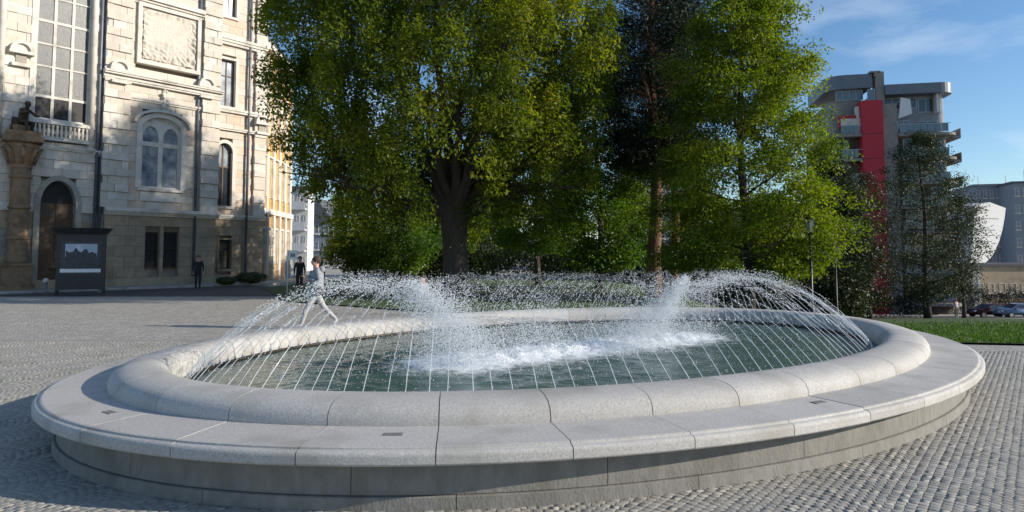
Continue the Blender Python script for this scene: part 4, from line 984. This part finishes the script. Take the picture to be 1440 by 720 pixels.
# ================================================================ CARS
def car(paint,label,x,y,rz):
    root=empty('parked_car',(x,y,gz(x,y)+.01),rz,label,'car','cars parked along the road on the right')
    prof=[(-2.15,.32),(-2.18,.6),(-2.1,.82),(-1.75,.93),(-1.15,.97),(-.5,1.38),(.0,1.46),(.75,1.44),(1.45,1.12),(1.95,1.0),(2.15,.85),(2.17,.45),(2.1,.3)]
    b=MB()
    def side(x,z): return .86-(.16 if z>1.0 else 0)*min(1,(z-1.0)/.4 if z>1 else 0)-.05*(abs(x)>1.9)
    V=[];F=[];n=len(prof)
    for s in(-1,1):
        for px_,pz in prof: V.append((px_,s*side(px_,pz),pz))
    F=[tuple(range(n)),tuple(range(2*n-1,n-1,-1))]+[(i,n+i,n+(i+1)%n,(i+1)%n) for i in range(n)]
    b.add(V,F); me=b.mesh('body',M[paint]); bm=bmesh.new(); bm.from_mesh(me); bmesh.ops.bevel(bm,geom=bm.edges[:],offset=.05,segments=2,affect='EDGES'); bmesh.ops.recalc_face_normals(bm,faces=bm.faces); bm.to_mesh(me); bm.free(); me.polygons.foreach_set('use_smooth',[True]*len(me.polygons))
    link('body',me,root)
    for s in(-1,1):
        b=MB(); b.prism([(-.95,1.0),(-.45,1.33),(.1,1.38),(.1,1.0)],lambda p,q:(p[0],s*(.80+.06-(p[1]-1)*.3)+(.012*s if q else -.01*s),p[1])); w1=b.build('side_window',M['glass'],root); fixn(w1.data)
        b=MB(); b.prism([(.17,1.0),(.17,1.38),(.7,1.37),(1.25,1.1),(1.2,1.0)],lambda p,q:(p[0],s*(.80+.06-(p[1]-1)*.3)+(.012*s if q else -.01*s),p[1])); w1=b.build('side_window',M['glass'],root); fixn(w1.data)
        b=MB(); b.box(-.9,-.72,min(s*.87,s*1.02),max(s*.87,s*1.02),.95,1.08); b.build('wing_mirror',M[paint],root)
        b=MB(); b.box(-2.185,-2.05,min(s*.5,s*.8),max(s*.5,s*.8),.66,.8); b.build('headlight',M['lampglass'],root)
        b=MB(); b.box(2.08,2.185,min(s*.55,s*.82),max(s*.55,s*.82),.72,.9); b.build('tail_light',M['redlight'],root)
        for wx_ in(-1.35,1.35):
            b=MB(); b.tube([(wx_,s*.68,.32),(wx_,s*.9,.32)],.32,18); wh=b.build('wheel',M['rubber'],root)
            b=MB(); b.tube([(wx_,s*.88,.32),(wx_,s*.915,.32)],.2,14); b.build('rim',M['alloy'],wh)
    b=MB(); b.prism([(-1.13,-.66),(-1.13,.66),(-.53,.6),(-.53,-.6)],lambda p,q:(p[0],p[1],.99+(p[0]+1.13)*.63+(.02 if q else -.02))); w1=b.build('windscreen',M['glass'],root); fixn(w1.data)
    return root
def cx(px,Y): return at(px,440,Y).x
car('car_blue','silver blue car cut by the right edge of the photograph',cx(1432,70),70,0)
car('car_maroon','dark maroon car parked left of the silver blue car',cx(1392,72.5),72.5,.05)
#car('car_dark','black car parked behind the two others near the beige building',cx(1375,77),77,R(180))
#car('car_dark','black car at the back row behind the silver blue car',cx(1428,78),78,R(180))

# ================================================================ PEOPLE
def person(label,base,rz,joints,mats,hair=True,group=None,bag=None):
    """joints: dict name->(pos,radius); continuous skinned body"""
    root=empty('person',base,rz,label,'person',group)
    J=joints; names=list(J); idx={n_:i for i,n_ in enumerate(names)}
    E=[('pelvis','belly'),('belly','chest'),('chest','neck'),('neck','head0'),('head0','head1'),('head1','head2')]
    for s in'lr': E+=[('pelvis','hip_'+s),('hip_'+s,'knee_'+s),('knee_'+s,'ankle_'+s),('ankle_'+s,'toe_'+s),('chest','sh_'+s),('sh_'+s,'el_'+s),('el_'+s,'wr_'+s),('wr_'+s,'palm_'+s)]
    # fingers
    V=[J[n_][0] for n_ in names]; RR=[J[n_][1] for n_ in names]
    EE=[(idx[a],idx[c]) for a,c in E]
    for s in'lr':
        p=Vector(J['palm_'+s][0]); d=(p-Vector(J['wr_'+s][0])).normalized(); side=d.cross(Vector((0,0,1))); side=side.normalized() if side.length>.1 else Vector((1,0,0)); up=side.cross(d)
        for k,(o_,ln) in enumerate(((-.03,.065),(-.01,.075),(.01,.072),(.03,.055))):
            q=p+side*o_+d*.03; V.append(tuple(q)); RR.append(.009); EE.append((idx['palm_'+s],len(V)-1)); V.append(tuple(q+d*ln*.6-up*.012)); RR.append(.008); EE.append((len(V)-2,len(V)-1)); V.append(tuple(q+d*ln*.9-up*.035)); RR.append(.007); EE.append((len(V)-2,len(V)-1))
        q=p+side*-.04-d*.01; V.append(tuple(q)); RR.append(.010); EE.append((idx['palm_'+s],len(V)-1)); V.append(tuple(q-side*.02+d*.035)); RR.append(.008); EE.append((len(V)-2,len(V)-1))
    me=bpy.data.meshes.new('body'); me.from_pydata(V,EE,[]); o=bpy.data.objects.new('body_src',me); COL.objects.link(o)
    sk=o.modifiers.new('s','SKIN'); sk.use_smooth_shade=True
    lay=me.skin_vertices[0] if me.skin_vertices else None
    if lay is None:
        bpy.context.view_layer.objects.active=o; 
        bm=bmesh.new(); bm.from_mesh(me); bm.verts.layers.skin.verify(); bm.to_mesh(me); bm.free(); lay=me.skin_vertices[0]
    for i,r in enumerate(RR):
        rr=(r,r) if not hasattr(r,'__len__') else r
        lay.data[i].radius=rr; lay.data[i].use_root=(names[i]=='pelvis') if i<len(names) else False
    ss=o.modifiers.new('b','SUBSURF'); ss.levels=1; ss.render_levels=1
    dg=bpy.context.evaluated_depsgraph_get(); ev=o.evaluated_get(dg); m2=bpy.data.meshes.new_from_object(ev); bpy.data.objects.remove(o)
    m2.name='body'; m2.materials.clear()
    for k in('skin','top','leg','shoe'): m2.materials.append(M[mats[k]])
    reg={'pelvis':2,'belly':1,'chest':1,'neck':0,'head0':0,'head1':0,'head2':0}
    for s in'lr': reg.update({'hip_'+s:2,'knee_'+s:2,'ankle_'+s:2,'toe_'+s:3,'sh_'+s:1,'el_'+s:1,'wr_'+s:1,'palm_'+s:0})
    JP=np.array([J[n_][0] for n_ in names]); rg=[reg[n_] for n_ in names]
    samp=[];sr=[]
    for a,c in E:
        for t in np.linspace(0,1,9):
            samp.append(np.array(J[a][0])*(1-t)+np.array(J[c][0])*t); x=rg[idx[a]] if t<.5 else rg[idx[c]]
            if a.startswith('knee') and t<.93: x=2
            if a.startswith('ankle'): x=3
            if a.startswith('wr'): x=0
            if a.startswith('el'): x=1
            if a=='chest' and c=='neck': x=1 if t<.7 else 0
            sr.append(x)
    samp=np.array(samp)
    mi=[sr[int(((samp-np.array(p.center))**2).sum(1).argmin())] for p in m2.polygons]
    m2.polygons.foreach_set('material_index',mi); m2.polygons.foreach_set('use_smooth',[True]*len(mi))
    body=link('body',m2,root)
    h=Vector(J['head1'][0]); f=Vector(J['face'][0]) if 'face' in J else Vector((0,-1,0))
    return root,body,h
def std_pose(H=1.74,walk=0,armbend=False,stance=.09):
    k=H/1.74; P={}
    def a(n_,x,y,z,r): P[n_]=((x*k,y*k,z*k),tuple(q*k for q in r) if hasattr(r,'__len__') else r*k)
    a('pelvis',0,0,.94,(.17,.125)); a('belly',0,.0,1.12,(.16,.125)); a('chest',0,.0,1.34,(.185,.135)); a('neck',0,-.01,1.50,.055); a('head0',0,-.02,1.57,(.07,.08)); a('head1',0,-.025,1.64,(.078,.095)); a('head2',0,-.02,1.705,(.06,.07))
    for s,sg in(('l',-1),('r',1)):
        w=walk*sg
        a('hip_'+s,sg*.09,0,.88,.10); a('knee_'+s,sg*stance,-w*.22-(.02),.49,.072); 
        a('ankle_'+s,sg*stance,(-w*.36 if w>0 else -w*.52) if walk else 0,.085 if w>=0 else .17,.052); ank=P['ankle_'+s][0]
        a('toe_'+s,ank[0]/k,ank[1]/k-.16,.04 if w>=0 else .05,.036)
        a('sh_'+s,sg*.18,0,1.42,.072)
        if armbend: a('el_'+s,sg*.27,.04,1.14,.062); a('wr_'+s,sg*.08,-.24,1.24,.032); a('palm_'+s,sg*.05,-.29,1.27,(.034,.018))
        else: a('el_'+s,sg*.24,.03+w*.14,1.15,.045); a('wr_'+s,sg*.24,-.05+w*.30,.91,.031); a('palm_'+s,sg*.24,-.07+w*.34,.83,(.034,.018))
    return P
def head_bits(root,h,hairc='hair',longh=False,phone=False):
    b=MB(); b.ball((h.x,h.y+.018,h.z+.035),.108,12,1,1.12,1.0); 
    if longh: b.tube([(h.x,h.y+.07,h.z+.02),(h.x,h.y+.10,h.z-.12),(h.x,h.y+.09,h.z-.26)],[.085,.08,.03],10)
    hr=b.build('hair',M[hairc],root,True)
    b=MB(); b.ball((h.x,h.y-.035,h.z-.01),.088,12,.92,.9,1.18); fc=b.build('face',M['skin'],root,True)
    b=MB(); b.add([(h.x-.014,h.y-.108,h.z-.035),(h.x+.014,h.y-.108,h.z-.035),(h.x,h.y-.136,h.z-.032),(h.x,h.y-.112,h.z+.012)],[(0,1,2),(1,3,2),(0,2,3),(0,3,1)]); b.build('nose',M['skin'],fc)
    for s in(-1,1):
        b=MB(); b.ball((h.x+s*.03,h.y-.105,h.z+.008),.011,6); b.build('eye',M['dark'],fc,True)
        b=MB(); b.ball((h.x+s*.085,h.y,h.z-.01),.022,6,.4,1,1.3); b.build('ear',M['skin'],fc,True)
    b=MB(); b.box(h.x-.022,h.x+.022,h.y-.112,h.y-.10,h.z-.066,h.z-.056); b.build('mouth',M['redlight'],fc)
# walker behind the fountain, going left, hands raised before the chest
def ground_at(px,py):
    d=ray(px,py); t=-CAMH/d.z; return Vector((d.x*t,d.y*t,0))
wp=ground_at(444,461)
P=std_pose(1.76,walk=1.0,armbend=True)
r1,_,h=person('walker in grey jacket and pale trousers striding left behind the fountain',(wp.x,wp.y,0),R(-68),P,{'skin':'skin','top':'jacket','leg':'trouser','shoe':'shoe'}); head_bits(r1,h)
b=MB(); b.lathe([(.215,.86),(.22,1.05),(.205,1.2),(.215,1.34),(.15,1.44)],n=16,sx=1,sy=.82); b.build('jacket_body',M['jacket'],r1,True)
b=MB(); b.ball((0,.12,1.46),.12,10,1.1,.7,.8); b.build('hood',M['jacket'],r1,True)
b=MB(); b.tube([(-.14,-.13,1.43),(0,-.19,1.25),(.16,-.12,1.0)],.014,6); b.ball((.2,.02,.92),.12,10,.5,1.1,1.0); b.build('shoulder_bag',M['cloth_dark'],r1,True)
b=MB(); b.box(-.035,.035,-.36,-.345,1.24,1.38); b.build('phone',M['black'],r1)
# dark clothed pair farther back on the path
q=at(421,400,33); P=std_pose(1.76); r2,_,h=person('person in dark coat standing left of the walker, farther back near the pole',(q.x,33,0),R(20),P,{'skin':'skin','top':'cloth_dark','leg':'cloth_dark','shoe':'shoe'}); head_bits(r2,h)
q=at(449,400,31.5); P=std_pose(1.7,walk=.5); r3,_,h=person('person in black with long hair right behind the walker',(q.x,31.5,0),R(-40),P,{'skin':'skin','top':'cloth_dark','leg':'cloth_dark','shoe':'cloth_dark'}); head_bits(r3,h,longh=True)
q=at(278,404,37.2); P=std_pose(1.82); r4,_,h=person('dark clothed person standing against the pier of the stone building',(q.x,37.2,0),R(30),P,{'skin':'skin','top':'cloth_dark','leg':'cloth_dark','shoe':'cloth_dark'}); head_bits(r4,h)
q=at(1345,450,66); P=std_pose(1.78); r5,_,h=person('pedestrian in pale top on the far edge of the lawn left of the cars',(q.x,66,gz(q.x,66)+.03),R(10),P,{'skin':'skin','top':'cloth_pale','leg':'cloth_green','shoe':'shoe'}); head_bits(r5,h)
q=at(600,400,22); P=std_pose(1.15); r6,_,h=person('child in pale top standing beyond the basin behind the left plume',(q.x,21,0),R(0),P,{'skin':'skin','top':'cloth_pale','leg':'cloth_dark','shoe':'shoe'}); head_bits(r6,h)

# ================================================================ STATUE ON COLUMN
q=at(22,405,34.0); SX,SY=q.x,34.0
stt=empty('column',(SX,SY,0),R(39),'tall brown sandstone column with capital at the left edge of the square','column')
b=MB(); b.box(-.75,.75,-.75,.75,0,.35); b.box(-.62,.62,-.62,.62,.352,1.3); b.box(-.7,.7,-.7,.7,1.302,1.45); b.build('pedestal',M['sandstone'],stt)
zt_=at(22,186,34).z
prof=[(.50,1.45),(.52,1.52),(.46,1.62),(.43,1.8)]+[(.43-.0*i,1.8+(zt_-1.9-1.8)*i/5) for i in range(1,6)]
b=MB(); b.lathe(prof,n=20); sh=b.build('shaft',M['sandstone'],stt,True)
for k in range(3):
    z=2.6+k*1.55; b=MB(); b.lathe([(.44,0),(.50,.05),(.50,.14),(.44,.19)],(0,0,z),20); b.build('band',M['sandstone'],sh,True)
b=MB(); b.lathe([(.42,zt_-1.9),(.5,zt_-1.8),(.46,zt_-1.7),(.62,zt_-1.1),(.74,zt_-.7),(.66,zt_-.55)],n=16); b.box(-.85,.85,-.85,.85,zt_-.55,zt_-.28); b.box(-.72,.72,-.72,.72,zt_-.278,zt_-.02); b.build('capital',M['sandstone'],stt,True if False else False)
for a in range(8):
    b=MB(); t=a*math.pi/4; b.tube([(math.cos(t)*.5,math.sin(t)*.5,zt_-1.65),(math.cos(t)*.68,math.sin(t)*.68,zt_-1.1),(math.cos(t)*.86,math.sin(t)*.86,zt_-.8),(math.cos(t)*.78,math.sin(t)*.78,zt_-.95)],[.09,.1,.07,.03],6); b.build('acanthus_leaf',M['sandstone'],stt,True)
P={}
def a_(n_,x,y,z,r): P[n_]=((x*1.25,y*1.25,z*1.25),tuple(q*1.35 for q in r) if hasattr(r,'__len__') else r*1.35)
a_('pelvis',0,.05,.42,(.16,.13)); a_('belly',0,0,.62,(.14,.11)); a_('chest',0,-.1,.84,(.17,.12)); a_('neck',0,-.17,1.0,.06); a_('head0',0,-.22,1.07,(.08,.09)); a_('head1',0,-.25,1.14,(.09,.10)); a_('head2',0,-.25,1.21,(.06,.07))
for s,sg in(('l',-1),('r',1)):
    a_('hip_'+s,sg*.1,.0,.38,.1); a_('knee_'+s,sg*.16,-.42,.45 if sg<0 else .40,.07); a_('ankle_'+s,sg*.14,-.40 if sg<0 else -.25,.10,.045); a_('toe_'+s,sg*.15,-.56 if sg<0 else -.41,.045,.04)
    a_('sh_'+s,sg*.19,-.08,.92,.065); a_('el_'+s,sg*.3,-.28,.72,.05); a_('wr_'+s,sg*.22,-.52,.78 if sg<0 else .66,.036); a_('palm_'+s,sg*.2,-.6,.80 if sg<0 else .66,(.036,.022))
M_={'skin':'bronze','top':'bronze','leg':'bronze','shoe':'bronze'}
stu,_,h=person('seated bronze figure leaning forward on top of the sandstone column',(SX,SY,zt_-.02),R(70),P,M_); stu.name='statue'; stu['category']='statue'
b=MB(); b.ball((h.x,h.y+.03,h.z+.04),.15,10); b.build('curls',M['bronze'],stu,True)
b=MB(); b.box(-.38,.38,-.15,.45,0,.36); b.build('rock_seat',M['sandstone'],stu)
b=MB(); b.add([(-.3,-.1,.35),(.3,-.1,.35),(.42,.3,.05),(-.42,.3,.05),(-.36,.32,.8),(.36,.32,.8)],[(0,1,2,3),(3,2,5,4),(0,3,4),(1,5,2),(0,4,5,1)]); q=b.build('drapery',M['bronze'],stu); fixn(q.data)

# ================================================================ INFORMATION BOARD
q=at(113,404,31.5); KB=empty('notice_board',(q.x,31.5,0),R(22),'black roofed notice board with blue grey poster beside the arched door','notice board')
zk=at(113,318,31.5).z; kw=(at(146,350,31.5).x-at(83,350,31.5).x)/2
b=MB(); b.box(-kw*.93,kw*.93,-.12,.12,.25,zk-.35); b.box(-kw*.93,-kw*.85,-.16,.16,0,.26); b.box(kw*.85,kw*.93,-.16,.16,0,.26); b.build('cabinet',M['black'],KB)
b=MB(); b.add([(-kw*1.12,-.5,zk-.1),(kw*1.12,-.5,zk-.1),(kw*1.12,.5,zk-.1),(-kw*1.12,.5,zk-.1),(-kw*.95,-.3,zk-.36),(kw*.95,-.3,zk-.36),(kw*.95,.3,zk-.36),(-kw*.95,.3,zk-.36)],[(0,1,2,3),(7,6,5,4),(0,4,5,1),(1,5,6,2),(2,6,7,3),(3,7,4,0)]); q=b.build('canopy',M['black'],KB); fixn(q.data)
def kz(y): return at(113,y,31.5).z
b=MB(); b.box(-kw*.76,kw*.76,-.135,-.121,kz(386),kz(340)); fr_=b.build('display_panel',M['poster_dark'],KB)
b=MB(); b.box(-kw*.60,kw*.62,-.15,-.137,kz(361),kz(343)); b.build('poster_picture',M['poster_sky'],fr_)
b=MB()
b.prism([(-kw*.58,kz(361)),(kw*.6,kz(361)),(kw*.6,kz(357)),(kw*.42,kz(354)),(kw*.3,kz(356)),(kw*.22,kz(350)),(kw*.1,kz(351)),(kw*.02,kz(355)),(-kw*.1,kz(353)),(-kw*.2,kz(348)),(-kw*.3,kz(354)),(-kw*.45,kz(355)),(-kw*.58,kz(352))],lambda p,s:(p[0],-.156 if s==0 else -.151,p[1]))
b.build('skyline_print',M['poster_dark'],fr_)
b=MB(); b.box(-kw*.78,kw*.78,-.15,-.137,kz(383),kz(378)); b.build('caption_strip',M['paper'],fr_)

# ================================================================ STREET LAMP, SIGN, BOLLARDS
def lamp(label,px,Y,pytop):
    x=at(px,400,Y).x; zb_=gz(x,Y); zt=at(px,pytop,Y).z-zb_; r=empty('street_lamp',(x,Y,zb_),0,label,'street lamp')
    b=MB(); b.lathe([(.16,0),(.17,.25),(.11,.4),(.09,.9),(.06,1.0),(.05,zt-.95)],n=12); b.build('pole',M['black'],r,True)
    b=MB(); b.tube([(-.3,0,zt-1.15),(.3,0,zt-1.15)],.02,6); b.lathe([(.05,zt-.96),(.12,zt-.9),(.06,zt-.84)],n=10); b.build('bracket',M['black'],r)
    b=MB(); b.lathe([(.12,zt-.84),(.21,zt-.36)],n=6); g=b.build('lantern_glass',M['lampglass'],r)
    b=MB(); b.lathe([(.25,zt-.36),(.2,zt-.25),(.08,zt-.14),(.05,zt-.08),(.02,zt)],n=6); b.build('lantern_cap',M['black'],r)
    for k in range(6):
        t=k*math.pi/3; b=MB(); b.tube([(math.cos(t)*.122,math.sin(t)*.122,zt-.84),(math.cos(t)*.213,math.sin(t)*.213,zt-.36)],.012,4); b.build('lantern_bar',M['black'],g)
lamp('black street lamp with a glass lantern at the right foot of the cone tree',1141,27,297)
lamp('small dark lamp post far behind the lawn before the dark shrubs',1176,44,340)
q=at(404,400,30.5); r=empty('signpost',(q.x,30.5,0),0,'white square sign on a slim pale post at the corner of the ochre building','sign')
zs2=at(404,352,30.5).z; b=MB(); b.tube([(0,0,0),(0,0,zs2)],.035,8); b.build('post',M['white'],r,True)
b=MB(); b.box(.04,.42,-.02,.02,zs2-.42,zs2); sgn=b.build('sign_plate',M['paper'],r)
b=MB(); b.box(.12,.34,-.024,-.0205,zs2-.3,zs2-.14); b.build('sign_mark',M['grey_blue'],sgn)
bol=None
for px_,lab in((64,'leftmost small pale bollard before the arched door'),(141,'small pale bollard at the right foot of the notice board')):
    Y=33 if px_<250 else 36; q=at(px_,405,Y)
    if bol is None:
        bol=empty('bollard',(q.x,Y,0),0); b=MB(); b.lathe([(.13,0),(.13,.08),(.09,.12),(.085,.52)],n=12); b.build('post',M['conc'],bol,True); b=MB(); b.ball((0,0,.6),.13,12); b.build('ball_top',M['trim'],bol,True); o=bol
    else: o=copy_tree(bol); o.location=(q.x,Y,0)
    tag(o,lab,'bollard','bollards before the stone building')
# kerb in front of the building
q0=F0.o+F0.d*UL+F0.n*2.4; q1=F0.o+F0.d*(UC+1)+F0.n*2.4
kb=empty('kerb',(q0.x,q0.y,0),math.atan2(F0.d.y,F0.d.x)); kb['kind']='structure'
km=MB().box(.004,.99,-.09,.09,-.05,.12).mesh('kerbstone',M['granite'])
for k in range(int((q1-q0).length)):
    o=link('kerbstone',km,kb); o.location=(k,0,random.uniform(-.004,.004))
b=MB(); b.box(0,(q1-q0).length,.091,3.5,-.05,.11); b.build('raised_pavement',M['plaza'],kb)
# low shrubs along the sunlit wall foot
def shrub(label,px,Y,r_,h,mt):
    q=at(px,400,Y); root=empty('shrub',(q.x,Y,.1),0,label,'shrub','shrubs at the foot of the stone building'); n=1500
    qv=rng.normal(0,1,(n,3)); qv/=np.linalg.norm(qv,axis=1)[:,None]; P=qv*rng.random((n,1))**.4*np.array([r_,r_*.8,h/2])+np.array([0,0,h/2])
    P[:,2]=np.maximum(P[:,2],.02); nr=rng.normal(0,1,(n,3)); t1=np.cross(nr,qv); t1/=np.linalg.norm(t1,axis=1)[:,None]; t2=np.cross(t1,qv); sz=.09
    V=np.stack([P-t1*sz,P+t2*sz*.5,P+t1*sz,P-t2*sz*.5],1).reshape(-1,3); link('foliage',npmesh('foliage',V,np.arange(4*n).reshape(-1,4),mt,tone=rng.random(n)),root)
    b=MB(); 
    for k in range(5): b.tube([(0,0,0),(random.uniform(-r_,r_)*.5,random.uniform(-r_,r_)*.4,h*.6)],[.02,.008],4)
    b.build('stem',M['bark'],root,kind='stuff')
shrub('low dark shrub left of the signpost at the sunlit wall foot',352,41.5,1.1,.75,M['dull_leaf'])
shrub('smaller dark shrub beside the corner pier of the stone building',318,40.0,.6,.5,M['dull_leaf'])
#shrub('dark shrub under the paired ground floor windows',236,37.2,.8,.5,M['dull_leaf'])
print('DONE objects',len(bpy.data.objects),'tris',sum(len(o.data.polygons) for o in bpy.data.objects if o.type=='MESH'))
